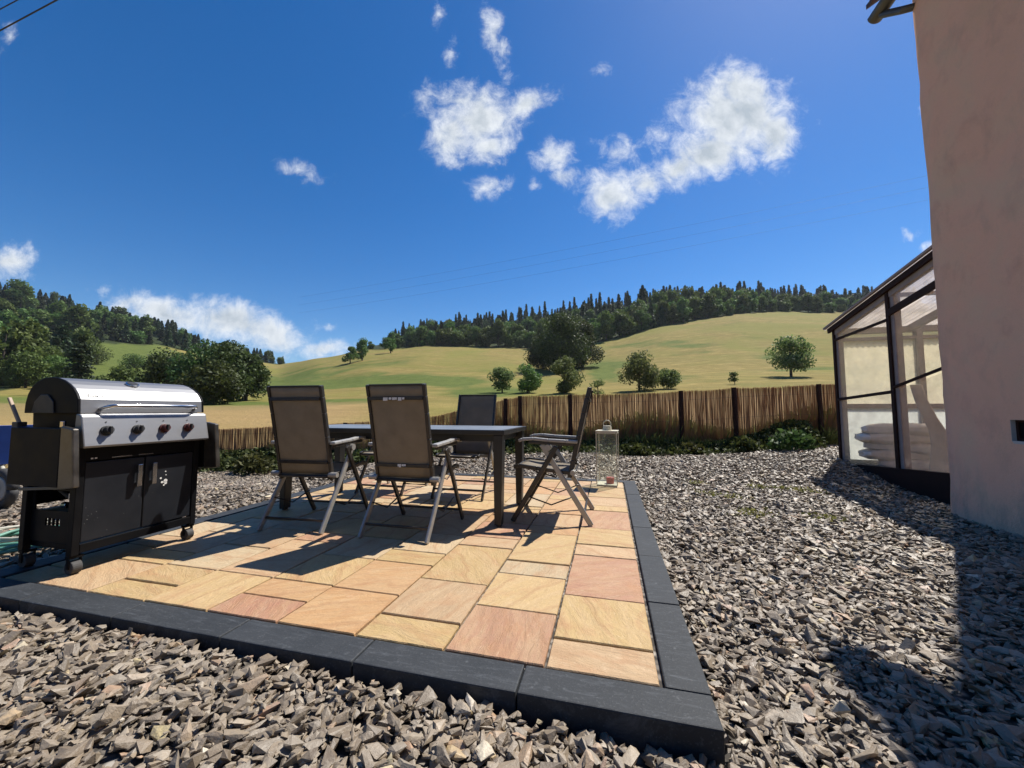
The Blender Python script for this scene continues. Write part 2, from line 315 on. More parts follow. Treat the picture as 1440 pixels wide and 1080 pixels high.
def mk_leaf(name, dark, light, hue=.04, trans=.3):
    t = NT(name); gi = t.n('ShaderNodeNewGeometry'); oi = t.n('ShaderNodeObjectInfo')
    c = t.mix(gi.outputs['Random Per Island'], dark, light)
    hs = t.n('ShaderNodeHueSaturation'); t.l(c, hs.inputs['Color']); t.l(t.rng(oi.outputs['Random'], 0, 1, .5-hue, .5+hue), hs.inputs['Hue']); t.l(t.rng(oi.outputs['Random'], 0, 1, .72, 1.25), hs.inputs['Value'])
    p = t.n('ShaderNodeBsdfPrincipled'); t.l(hs.outputs[0], p.inputs['Base Color']); p.inputs['Roughness'].default_value = .6; p.inputs['Specular IOR Level'].default_value = .25
    tr = t.n('ShaderNodeBsdfTranslucent'); t.l(hs.outputs[0], tr.inputs[0])
    mx = t.n('ShaderNodeMixShader'); mx.inputs[0].default_value = trans; t.l(p.outputs[0], mx.inputs[1]); t.l(tr.outputs[0], mx.inputs[2]); t.l(mx.outputs[0], t.out.inputs[0]); return t.m
M['leaf'] = mk_leaf('broadleaf_foliage', (.052, .090, .020), (.155, .225, .052), .03, .35)
M['leaf_dark'] = mk_leaf('dark_broadleaf_foliage', (.030, .050, .014), (.088, .125, .032))
M['needle'] = mk_leaf('conifer_foliage', (.022, .042, .018), (.062, .092, .034), .03, .22)
M['orchard'] = mk_leaf('orchard_foliage', (.075, .115, .034), (.215, .27, .09), .03, .45)
M['weed'] = mk_leaf('weed_leaves', (.030, .045, .012), (.105, .13, .038), .05)
M['grass'] = mk_leaf('grass_blades', (.12, .15, .04), (.28, .29, .09), .04, .5)
def mk_reed():
    t = NT('reed_cane'); gi = t.n('ShaderNodeNewGeometry'); v = t.pos((1.0, 1.0, .15)); n = t.noise(v, 5, 4); n2 = t.noise(v, 1.1, 3)
    c = t.ramp(gi.outputs['Random Per Island'], [(0, (.34, .235, .165)), (.25, (.47, .35, .245)), (.5, (.40, .285, .2)), (.75, (.53, .40, .285)), (1, (.36, .25, .18))]); c = t.mix(t.rng(n, .4, .7, 0, .2), c, (.32, .19, .135)); c = t.mix(t.rng(n2, .45, .65, 0, .3), c, (.40, .25, .185))
    c = t.mix(t.rng(n, .4, .7, 0, .6), c, (.18, .085, .055)); c = t.mix(t.rng(n2, .45, .65, 0, .4), c, (.25, .13, .09))
    p = t.n('ShaderNodeBsdfPrincipled'); t.l(c, p.inputs['Base Color']); p.inputs['Roughness'].default_value = .75; p.inputs['Specular IOR Level'].default_value = .2
    tr = t.n('ShaderNodeBsdfTranslucent'); t.l(t.mix(.5, c, (.72, .50, .31)), tr.inputs[0]); mx = t.n('ShaderNodeMixShader'); mx.inputs[0].default_value = .58; t.l(p.outputs[0], mx.inputs[1]); t.l(tr.outputs[0], mx.inputs[2]); t.l(mx.outputs[0], t.out.inputs[0]); return t.m
M['reed'] = mk_reed()

# ------------------------------------------------------------------ mesh builder and tagging
class MB:
    def __init__(s): s.v = []; s.f = []
    def add(s, vs, fs):
        k = len(s.v); s.v += [tuple(p) for p in vs]; s.f += [tuple(i+k for i in f) for f in fs]; return s
    def box(s, x0, x1, y0, y1, z0, z1):
        return s.add([(x0,y0,z0),(x1,y0,z0),(x1,y1,z0),(x0,y1,z0),(x0,y0,z1),(x1,y0,z1),(x1,y1,z1),(x0,y1,z1)],
                     [(3,2,1,0),(4,5,6,7),(0,1,5,4),(1,2,6,5),(2,3,7,6),(3,0,4,7)])
    def bar(s, a, b, w, h, up=(0, 0, 1), w2=None, h2=None):       # rectangular bar, w across, h along 'up'
        a = Vector(a); b = Vector(b); d = (b-a).normalized(); sd_ = d.cross(Vector(up))
        if sd_.length < 1e-4: sd_ = d.cross(Vector((0, 1, 0)))
        sd_.normalize(); u = sd_.cross(d).normalized(); w2 = w if w2 is None else w2; h2 = h if h2 is None else h2
        vs = []
        for p, ww, hh in ((a, w, h), (b, w2, h2)):
            for i, j in ((-1,-1),(1,-1),(1,1),(-1,1)): vs.append(p+sd_*(i*ww/2)+u*(j*hh/2))
        return s.add(vs, [(3,2,1,0),(4,5,6,7),(0,1,5,4),(1,2,6,5),(2,3,7,6),(3,0,4,7)])
    def tube(s, pts, r, n=8, cap=True):
        pts = [Vector(p) for p in pts]; rs = r if isinstance(r, (list, tuple)) else [r]*len(pts)
        vs = []; fs = []; ref = Vector((0, 0, 1))
        d0 = (pts[1]-pts[0]).normalized()
        if abs(d0.z) > .9: ref = Vector((0, 1, 0))
        a = d0.cross(ref).normalized()
        for i, p in enumerate(pts):
            d = (pts[min(i+1, len(pts)-1)]-pts[max(i-1, 0)]).normalized(); a = (a-d*a.dot(d)).normalized(); b = d.cross(a)
            for k in range(n):
                t = 2*math.pi*k/n; vs.append(p+(a*math.cos(t)+b*math.sin(t))*rs[i])
        for i in range(len(pts)-1):
            for k in range(n): fs.append((i*n+k, i*n+(k+1) % n, (i+1)*n+(k+1) % n, (i+1)*n+k))
        if cap: fs.append(tuple(range(n))[::-1]); fs.append(tuple((len(pts)-1)*n+k for k in range(n)))
        return s.add(vs, fs)
    def prism(s, prof, y0, y1, axis='y'):                          # profile of (x, z) swept along y
        n = len(prof); vs = [(x, y0, z) for x, z in prof]+[(x, y1, z) for x, z in prof]
        fs = [tuple(range(n)), tuple(range(2*n-1, n-1, -1))]+[(i, n+i, n+(i+1) % n, (i+1) % n) for i in range(n)]
        return s.add(vs, fs)
    def build(s, name, mat, parent=None, bevel=0, smooth=False, loc=(0, 0, 0), seg=2):
        me = bpy.data.meshes.new(name); me.from_pydata(s.v, [], s.f); me.update()
        bm = bmesh.new(); bm.from_mesh(me); bmesh.ops.recalc_face_normals(bm, faces=bm.faces); bm.to_mesh(me); bm.free()
        if smooth: me.shade_smooth()
        me.materials.append(M[mat] if isinstance(mat, str) else mat)
        o = bpy.data.objects.new(name, me); COL.objects.link(o); o.location = loc
        if parent: o.parent = parent
        if bevel:
            b = o.modifiers.new('bevel', 'BEVEL'); b.width = bevel; b.segments = seg; b.limit_method = 'ANGLE'; b.angle_limit = R(40)
        return o
def np_mesh(name, V, F, mat, parent=None):                         # big meshes of equal polygons
    me = bpy.data.meshes.new(name); nf, k = F.shape
    me.vertices.add(len(V)); me.vertices.foreach_set('co', V.astype(np.float32).ravel())
    me.loops.add(nf*k); me.loops.foreach_set('vertex_index', F.astype(np.int32).ravel())
    me.polygons.add(nf); me.polygons.foreach_set('loop_start', np.arange(0, nf*k, k, dtype=np.int32))
    me.polygons.foreach_set('use_smooth', np.zeros(nf, dtype=bool)); me.update(calc_edges=True); me.validate()
    me.materials.append(M[mat]); o = bpy.data.objects.new(name, me); COL.objects.link(o)
    if parent: o.parent = parent
    return o
def tag(o, label=None, cat=None, group=None, kind=None):
    if label: o['label'] = label
    if cat: o['category'] = cat
    if group: o['group'] = group
    if kind: o['kind'] = kind
    return o
def thing(name, label, cat, loc=(0, 0, 0), rz=0, group=None):
    o = bpy.data.objects.new(name, None); COL.objects.link(o); o.location = loc; o.rotation_euler = (0, 0, rz); o.empty_display_size = .1
    return tag(o, label, cat, group)
def copy_tree(o, parent=None):
    c = o.copy(); COL.objects.link(c); c.parent = parent
    for ch in o.children: copy_tree(ch, c)
    return c
def sstep(x, a, b):
    t = np.clip((np.asarray(x, float)-a)/(b-a), 0, 1); return t*t*(3-2*t)

# ------------------------------------------------------------------ ground: field and hills, gravel, patio
CY, SY = math.cos(YAW), math.sin(YAW)
def to_cam(x, y): return x*CY+y*SY, -x*SY+y*CY                     # right, forward
def from_cam(r, f): return r*CY-f*SY, r*SY+f*CY
DR = np.array([9.5, 25, 50, 90, 130, 180, 240, 320, 500.])
PROF = {-900: (606,578,562,530,500,460,415,400,392), -300: (608,580,562,527,494,455,415,395,390), 0: (612,583,564,540,515,478,440,418,410),
        100: (620,584,566,548,528,500,462,440,434), 200: (626,585,567,553,536,510,485,466,462), 300: (630,585,568,556,543,526,507,497,497),
        390: (632,586,567,553,540,528,518,512,512), 450: (632,586,563,546,529,512,502,505,508), 520: (632,585,561,541,520,503,492,490,486),
        600: (630,584,560,538,516,497,487,478,465), 700: (624,583,559,537,516,499,489,475,455), 760: (612,580,558,538,520,503,490,470,448),
        850: (610,576,556,536,513,490,470,452,436), 950: (608,571,552,528,500,470,452,438,426), 1050: (604,567,549,520,488,455,441,430,424),
        1170: (601,563,545,515,482,452,443,433,426), 1300: (600,561,542,512,480,452,443,433,426), 2200: (600,560,540,510,480,452,443,433,426)}
PXS = np.array(sorted(PROF), float); YT = np.array([PROF[int(p)] for p in PXS], float)
LD = np.log(DR)
FINE = np.linspace(LD[0], LD[-1], 160)
TAB = np.array([np.interp(FINE, LD, row) for row in YT])
ker = np.hanning(23); ker /= ker.sum()
TAB = np.array([np.convolve(np.pad(r, 11, mode='edge'), ker, 'valid') for r in TAB])
def ground_z(px, D):
    """height of the land in the direction px at forward distance D"""
    px = np.asarray(px, float); D = np.asarray(D, float)
    px = np.clip(px, PXS[0], PXS[-1]); i = np.clip(np.searchsorted(PXS, px)-1, 0, len(PXS)-2); t = (px-PXS[i])/(PXS[i+1]-PXS[i]); t = t*t*(3-2*t)*.5+t*.5
    q = np.clip((np.log(np.maximum(D, 9.5))-LD[0])/(LD[-1]-LD[0])*159, 0, 158.999); j = q.astype(int); w = q-j
    y = (TAB[i, j]*(1-w)+TAB[i, j+1]*w)*(1-t)+(TAB[i+1, j]*(1-w)+TAB[i+1, j+1]*w)*t
    v = (540-y)/540; e = (math.sin(PITCH)+v*math.cos(PITCH))/(math.cos(PITCH)-v*math.sin(PITCH))
    return EYE+D*e
def land(px, D):
    r = (px-720)/540*D; x, y = from_cam(r, D); return float(x), float(y), float(ground_z(px, D))

def build_field():
    ang = np.concatenate([np.arange(-66, 66.01, .55), np.arange(70, 291, 6)]); rad = np.concatenate([[0.01, 3, 6, 8], np.geomspace(9.5, 800, 120), [900, 1000]])
    A, Rr = np.meshgrid(np.radians(ang), rad)
    ac = np.clip(((A+np.pi) % (2*np.pi))-np.pi, R(-64), R(64)); px = 720+540*np.tan(ac); D = Rr*np.cos(ac)
    Z = ground_z(px, np.clip(D, 9.5, 500))
    far = D > 500; Z = np.where(far, Z+(Z-EYE)*0+ (D-500)*.0, Z)
    near = sstep(D, 7.5, 9.6); Z = Z*near+(-1.2)*(1-near)
    xs = Rr*np.sin(A); ys = Rr*np.cos(A); X = xs*CY-ys*SY; Y = xs*SY+ys*CY
    bump = .35*np.sin(X*.11+1.3*np.sin(Y*.07))*np.sin(Y*.09)*sstep(D, 40, 120); Z = Z+bump
    nr, na = A.shape; V = np.stack([X, Y, Z], -1).reshape(-1, 3)
    i, j = np.meshgrid(np.arange(nr-1), np.arange(na), indexing='ij'); j2 = (j+1) % na
    F = np.stack([i*na+j, i*na+j2, (i+1)*na+j2, (i+1)*na+j], -1).reshape(-1, 4)
    o = np_mesh('field', V, F, 'field'); o.data.shade_smooth()
    def g(cx, cd, wx, wd, k=1): return k*np.exp(-((px-cx)/wx)**2-((np.log(np.maximum(D, 1))-math.log(cd))/wd)**2)
    green = g(520, 96, 120, .14, 1.5)+g(640, 88, 60, .10, .9)+g(450, 46, 95, .13, 1.5)+g(180, 150, 110, .55, 1.6)+g(400, 135, 90, .35, .8)+g(690, 62, 60, .2, 1.0)+g(330, 45, 60, .25, 1.1)+g(560, 150, 60, .10, .5)+g(0, 40, 150, .5, .8)+g(850, 120, 35, .25, .9)+g(1000, 150, 120, .10, .35)+g(930, 75, 80, .15, .45)+g(1120, 110, 90, .12, .4)+g(1090, 84, 150, .025, .55)+g(900, 178, 80, .02, .5)+g(980, 128, 120, .018, .35)+g(600, 118, 90, .02, .35)
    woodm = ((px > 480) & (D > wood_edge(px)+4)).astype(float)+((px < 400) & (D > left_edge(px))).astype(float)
    rust = sstep(-D, -52, -40)*np.clip(.75*sstep(px, 640, 850)+.55*sstep(-px, -600, -450)*(D < 46), 0, 1)
    c = np.stack([np.clip(green, 0, 1), np.clip(woodm, 0, 1), np.clip(rust, 0, 1), np.ones_like(px)], -1).reshape(-1, 4)
    at = o.data.attributes.new('cover', 'FLOAT_COLOR', 'POINT'); at.data.foreach_set('color', c.astype(np.float32).ravel())
    tag(o, kind='structure')
def wood_edge(px): return np.interp(px, [480, 540, 620, 740, 800, 850, 950, 1050, 1100, 1300], [262, 248, 242, 238, 215, 205, 228, 246, 262, 268])
def left_edge(px): return np.interp(px, [-900, 0, 95, 130, 180, 240, 300, 360, 400], [70, 70, 110, 215, 235, 262, 285, 320, 340])
build_field()

HX, HY = 3.12, 4.645                                               # far corner of the house by the glass lean-to
def gz(x, y):
    x = np.asarray(x, float); y = np.asarray(y, float); r, d = to_cam(x, y); s = r/np.maximum(d, .3)
    z = -.030-.05*sstep(x, -.5, .35)+.0*x
    z = z+.115*sstep(y, 5.0, 7.6)*sstep(x, -3.5, -1)+.15*sstep(x, 1.6, 3.6)*sstep(y, 5.6, 7.4)
    z = z-.32*sstep(-x, 3.6, 6.2)*sstep(y, 2.5, 6)-.1*sstep(-x, 2.5, 5)*sstep(y, 6, 8)
    z = z+.012*np.sin(x*2.1+y*1.3)*np.sin(y*2.7-x)
    return z
# fence line, on the ground
FEN_R = [(-1.83, 8.04), (1.40, 8.86), (2.55, 9.12), (4.30, 9.45), (6.4, 9.75)]
FEN_L = [(-1.83, 8.04), (-3.0, 8.2), (-4.2, 8.36), (-6.3, 7.5), (-8.45, 6.66), (-10.6, 5.8)]
def fence_y(x):
    p = sorted(set(FEN_R+FEN_L)); return np.interp(x, [a for a, b in p], [b for a, b in p])

def build_gravel():
    xs = np.concatenate([np.arange(-11, 6.41, .12)]); 
    rows = 90; V = []
    X, T = np.meshgrid(xs, np.linspace(0, 1, rows)); Y = -3+T*(fence_y(X)+.7+3); Z = gz(X, Y)-.028
    inside = (X > -3.30) & (X < .27) & (Y > 1.28) & (Y < 5.15); Z = np.where(inside, -.35, Z)
    V = np.stack([X, Y, Z], -1).reshape(-1, 3); n = len(xs)
    i, j = np.meshgrid(np.arange(rows-1), np.arange(n-1), indexing='ij')
    F = np.stack([i*n+j, i*n+j+1, (i+1)*n+j+1, (i+1)*n+j], -1).reshape(-1, 4)
    o = np_mesh('gravel_bed', V, F, 'gravel_base'); o.data.shade_smooth(); tag(o, kind='structure')
    # loose stones: angular chips, two layers deep near the camera
    tm = []
    for k in range(26):
        bm = bmesh.new(); flat = random.uniform(.22, .42); wid = random.uniform(.42, .85)
        for q in range(random.randint(12, 17)):
            p = Vector((random.uniform(-1, 1), random.uniform(-1, 1), random.uniform(-1, 1))); q_ = max(abs(p.x), abs(p.y), abs(p.z))
            p = p/q_*random.uniform(.72, 1.0); p = Vector((p.x, p.y*random.uniform(.6, 1), p.z))*.86
            bm.verts.new((p.x*.62, p.y*.62*wid, p.z*.62*flat))
        r_ = bmesh.ops.convex_hull(bm, input=bm.verts); bmesh.ops.delete(bm, geom=[g for g in r_['geom_interior'] if isinstance(g, bmesh.types.BMVert)], context='VERTS')
        bmesh.ops.triangulate(bm, faces=bm.faces); bm.verts.index_update()
        tm.append((np.array([v.co[:] for v in bm.verts]), np.array([[v.index for v in f.verts] for f in bm.faces]))); bm.free()
    N0 = 520000; px = RNG.uniform(-9.5, 6.0, N0); py = RNG.uniform(.2, 10.2, N0)
    r, d = to_cam(px, py); dist = np.hypot(px, py)
    area = 15.5*10.0; base = N0/area
    want = np.interp(dist, [0, 2.4, 3.5, 6, 10], [3100, 2900, 2100, 1150, 700])
    keep = (d > .75) & (np.abs(r/np.maximum(d, .01)) < 1.62) & (RNG.random(N0) < want/base)
    keep &= ~((px > -3.36) & (px < .315) & (py > 1.225) & (py < 5.215))
    keep &= ~((px > HX-.01) & (py < HY+.01)) & ~((px > 3.47) & (py < 7.25))
    keep &= py < fence_y(px)-.12+RNG.normal(0, .06, N0)
    px, py, dist = px[keep], py[keep], dist[keep]; n = len(px)
    size = np.exp(RNG.normal(math.log(.032), .48, n)).clip(.009, .075)*np.interp(dist, [0, 3, 10], [1, 1.1, 1.35])
    yaw = RNG.uniform(0, 2*np.pi, n); tx = RNG.normal(0, .30, n); ty = RNG.normal(0, .30, n); which = RNG.integers(0, len(tm), n)
    pz = gz(px, py)+RNG.uniform(-.022, .008, n)
    Vs = []; Fs = []; off = 0
    for k, (tv, tf) in enumerate(tm):
        s = which == k; m = s.sum()
        if not m: continue
        cz, sz = np.cos(yaw[s]), np.sin(yaw[s]); cx, sx = np.cos(tx[s]), np.sin(tx[s]); cy, sy = np.cos(ty[s]), np.sin(ty[s])
        P = tv[None]*size[s][:, None, None]
        x, y, z = P[..., 0], P[..., 1], P[..., 2]
        y, z = y*cx[:, None]-z*sx[:, None], y*sx[:, None]+z*cx[:, None]
        x, z = x*cy[:, None]+z*sy[:, None], -x*sy[:, None]+z*cy[:, None]
        x, y = x*cz[:, None]-y*sz[:, None], x*sz[:, None]+y*cz[:, None]
        W = np.stack([x+px[s][:, None], y+py[s][:, None], z+pz[s][:, None]], -1)
        Vs.append(W.reshape(-1, 3)); nv = len(tv)
        Fs.append((tf[None]+(np.arange(m)*nv)[:, None, None]+off).reshape(-1, 3)); off += m*nv
    o = np_mesh('gravel', np.concatenate(Vs), np.concatenate(Fs), 'stone'); tag(o, kind='stuff', label='loose grey brown slate gravel covering the yard', cat='gravel')
build_gravel()

Y0P, Y1P, X0P, X1P = 1.40, 5.05, -3.19, .15
def build_patio():
    bed = MB().box(-3.2, .16, 1.39, 5.06, -.3, -.014).build('patio_bed', 'gravel_base'); tag(bed, kind='structure')
    yel, org, pnk, buf, crm = (.46,.32,.135), (.44,.245,.105), (.35,.17,.105), (.45,.305,.175), (.47,.375,.235)
    cols = [[(1.585,buf),(1.957,yel),(2.50,pnk),(2.695,buf),(3.07,yel),(3.61,pnk),(3.80,yel),(4.17,buf),(4.70,yel)],
            [(1.753,pnk),(2.123,yel),(2.31,crm),(2.85,yel),(3.04,org),(3.41,buf),(3.95,org),(4.14,yel),(4.5,pnk)],
            [(1.578,yel),(1.95,buf),(2.483,yel),(2.67,buf),(3.04,pnk),(3.4,org),(3.6,yel),(4.15,crm),(4.52,org)],
            [(1.742,org),(2.11,org),(2.30,yel),(2.66,crm),(3.2,buf),(3.39,org),(3.75,yel)],
            [(1.577,pnk),(1.757,org),(2.12,yel),(2.48,crm),(3.02,yel),(3.2,buf),(3.57,yel)],
            [(1.757,yel),(2.30,buf),(2.48,pnk),(2.85,yel),(3.4,buf),(3.58,crm)],
            [(1.555,yel),(1.755,yel),(2.11,crm),(2.47,buf),(3.0,crm),(3.2,yel)],
            [(1.745,buf),(1.93,yel),(2.3,buf),(2.66,crm),(3.2,yel)],
            [(1.577,org),(1.95,yel),(2.14,buf),(2.5,crm),(3.05,yel)]]
    xb = [.15-.3855*i for i in range(9)]+[-3.19]
    bm = bmesh.new(); lay = bm.loops.layers.float_color.new('tint'); rnd = random.Random(3)
    for c, seq in enumerate(cols):
        y = Y0P; seq = list(seq); k = 0
        while y < Y1P-.02:
            if k < len(seq): y2, col = seq[k]
            else: y2, col = y+rnd.choice((.185, .37, .37, .555)), rnd.choice((yel, org, buf, pnk, crm, yel))
            if Y1P-y2 < .12: y2 = Y1P
            k += 1; j = .0055; x0, x1 = xb[c+1]+j, xb[c]-j; ya, yb = y+j, y2-j; y = y2
            z = rnd.uniform(-.0025, .0025); nx = max(4, int((x1-x0)/.03)); ny = max(3, int((yb-ya)/.03))
            w = lambda t, s: .0018*mnoise.noise(Vector((t*9+s*7.3, s*3.1, c)))+.002*mnoise.noise(Vector((t*31+s*3.3, s*7.1, c+5)))
            ring = [(x0+(x1-x0)*i/nx, ya) for i in range(nx)]+[(x1, ya+(yb-ya)*i/ny) for i in range(ny)]+[(x1-(x1-x0)*i/nx, yb) for i in range(nx)]+[(x0, yb-(yb-ya)*i/ny) for i in range(ny)]
            ring = [(px+w(py, k+c*20), py+w(px, k+c*20+9)) for px, py in ring]
            top = [bm.verts.new((px+(.003 if px < (x0+x1)/2 else -.003), py+(.003 if py < (ya+yb)/2 else -.003), z)) for px, py in ring]
            mid = [bm.verts.new((px, py, z-.004)) for px, py in ring]; bot = [bm.verts.new((px, py, -.03)) for px, py in ring]
            fs = [bm.faces.new(top)]
            n = len(ring)
            for i in range(n):
                fs.append(bm.faces.new((mid[i], mid[(i+1) % n], top[(i+1) % n], top[i]))); fs.append(bm.faces.new((bot[i], bot[(i+1) % n], mid[(i+1) % n], mid[i])))
            b = rnd.uniform(.86, 1.08); mixc = rnd.uniform(0, .25)
            cc = tuple(v*b*(1-mixc)+m_*mixc for v, m_ in zip(col, buf))
            for f in fs:
                for lp in f.loops: lp[lay] = (*cc, 1)
    bmesh.ops.recalc_face_normals(bm, faces=bm.faces)
    me = bpy.data.meshes.new('patio_paving'); bm.to_mesh(me); bm.free(); me.materials.append(M['sandstone'])
    o = bpy.data.objects.new('patio_paving', me); COL.objects.link(o); tag(o, kind='structure')
    k = MB(); g = .0025; rnd = random.Random(5)
    def blk(x0, x1, y0, y1):
        dz = rnd.uniform(-.002, .002); k.box(x0+g, x1-g, y0+g, y1-g, -.30, .004+dz)
    x = .30; n = 0
    while x > -3.34:
        x2 = max(x-.603, -3.34); blk(x2, x, 1.248, 1.392); x = x2
    for xa, xb_ in ((.158, .302), (-3.34, -3.196)):
        y = 1.392 if xa > 0 else 1.392
        y += 0; yy = [y, 1.97]+[1.97+.6*i for i in range(1, 6)]+[5.062]
        for a, b in zip(yy, yy[1:]): blk(xa, xb_, a, b)
    x = .302
    while x > -3.34:
        x2 = max(x-.603, -3.34); blk(x2, x, 5.062, 5.206); x = x2
    o = k.build('patio_kerb', 'kerb', bevel=.005); tag(o, kind='structure')
build_patio()

# ------------------------------------------------------------------ house, lean-to
def build_house():
    t = thing('house', 'tall house wall with patchy pinkish beige render and overhanging roof', 'house', (HX, HY, -.1))
    hs = (3.70-HY, 3.985-HY, .755, .925)                           # small window opening: y0, y1, z0, z1 (local)
    ys = sorted(set([round(-8+.16*i, 3) for i in range(50)]+[hs[0], hs[1], 0])); zs = sorted(set([round(-.3+.16*i, 3) for i in range(37)]+[hs[2], hs[3]]))
    def wob(y, z, x=0):
        a = .020*mnoise.noise(Vector((y*1.1, z*1.1, x+4)))+.007*mnoise.noise(Vector((y*4, z*4, x)))
        return a-.03*max(0, .5-z)*2*.5
    m = MB()
    vid = {}
    for i, y in enumerate(ys):
        for j, z in enumerate(zs):
            edge = .03 if y == 0 else 0
            inop = (hs[0]-.01 <= y <= hs[1]+.01 and hs[2]-.01 <= z <= hs[3]+.01)
            vid[i, j] = len(m.v); m.v.append(((0 if inop else wob(y, z))+edge, y+(wob(z, 1.3) if y == 0 else 0), z))
    for i in range(len(ys)-1):
        for j in range(len(zs)-1):
            if hs[0]-1e-4 <= ys[i] < hs[1]-1e-4 and hs[2]-1e-4 <= zs[j] < hs[3]-1e-4: continue
            m.f.append((vid[i, j], vid[i+1, j], vid[i+1, j+1], vid[i, j+1]))
    # end wall, with a softened corner
    xs = [.03, .075]+[.2+.3*i for i in range(24)]; last = len(ys)-1; prev = [vid[last, j] for j in range(len(zs))]
    for x in xs[1:]:
        cur = []
        for j, z in enumerate(zs):
            cur.append(len(m.v)); m.v.append((x, wob(x, z, 9)+(.028 if x > .05 else 0), z))
        for j in range(len(zs)-1): m.f.append((prev[j], cur[j], cur[j+1], prev[j+1]))
        prev = cur
    w = m.build('wall', 'render', t, smooth=True)
    # inner thickness and back so that nothing shines through
    MB().box(.36, 7.0, -8, -.30, -.3, 5.3).build('core', 'render', t)
    d = .2
    win = MB(); y0, y1, z0, z1 = hs
    win.box(.0, d, y1-.001, y1+.02, z0, z1).box(0, d, y0-.02, y0+.001, z0, z1).box(0, d, y0, y1, z0-.02, z0+.001).box(0, d, y0, y1, z1-.001, z1+.02)
    wo = win.build('window', 'pale_paint', t)
    fr = MB(); fy = .022
    fr.box(.03, .05, y1-fy, y1-.002, z0+.002, z1-.002).box(.03, .05, y0+.002, y0+fy, z0+.002, z1-.002).box(.03, .05, y0+fy, y1-fy, z0+.002, z0+fy).box(.03, .05, y0+fy, y1-fy, z1-fy, z1-.002).box(.032, .048, (y0+y1)/2-.01, (y0+y1)/2+.01, z0+fy, z1-fy)
    fr.build('window_frame', 'dark_wood', wo); MB().box(.04, .044, y0+fy, y1-fy, z0+fy, z1-fy).build('pane', 'black_paint', wo)  # black sheet in place of glass; shade inside the opening put into its colour
    # roof: pantiles running down to the eave, verge beyond the end wall
    V = []; F = []; sl = .62; n = 150; yv = np.linspace(.34, -8, n); xs = [-.18, -.05, .3, 1, 2, 3.8]
    for th in (0, 1):
        for x in xs:
            for y in yv:
                wave = .045*abs(math.sin(y*math.pi/.30))-.0
                V.append((x, y, 5.58+(x+.18)*sl+wave+(.05 if th == 0 else -.005)))
    k = len(xs)*n
    for i in range(len(xs)-1):
        for j in range(n-1):
            F.append((i*n+j, i*n+j+1, (i+1)*n+j+1, (i+1)*n+j)); F.append((k+i*n+j, k+(i+1)*n+j, k+(i+1)*n+j+1, k+i*n+j+1))
    for j in range(n-1): F.append((j, k+j, k+j+1, j+1))
    for i in range(len(xs)-1):
        for j in (0, n-1): F.append((i*n+j, (i+1)*n+j, k+(i+1)*n+j, k+i*n+j))
    rm = MB().add(V, F); rf = rm.build('roof', 'tile_roof', t)
    g = MB(); prof = [(math.cos(a)*.075, math.sin(a)*.075) for a in np.linspace(math.pi, 2*math.pi, 11)]; ins = [(x*.93, z*.93) for x, z in prof][::-1]
    g.prism([(x-.125, z+5.44) for x, z in prof+ins], .30, -8); g.tube([(-.125, .2, 5.37), (-.09, .12, 5.30), (-.05, .03, 5.0), (.0, .0, 4.98)][:2]+[(-.05, .03, 5.22), (.03, .0, 5.20)], .035, 10)
    g.build('gutter', 'zinc', rf, smooth=False)
    MB().box(-.05, .0, .05, -8, 5.52, 5.56).build('soffit', 'dark_wood', rf)
build_house()

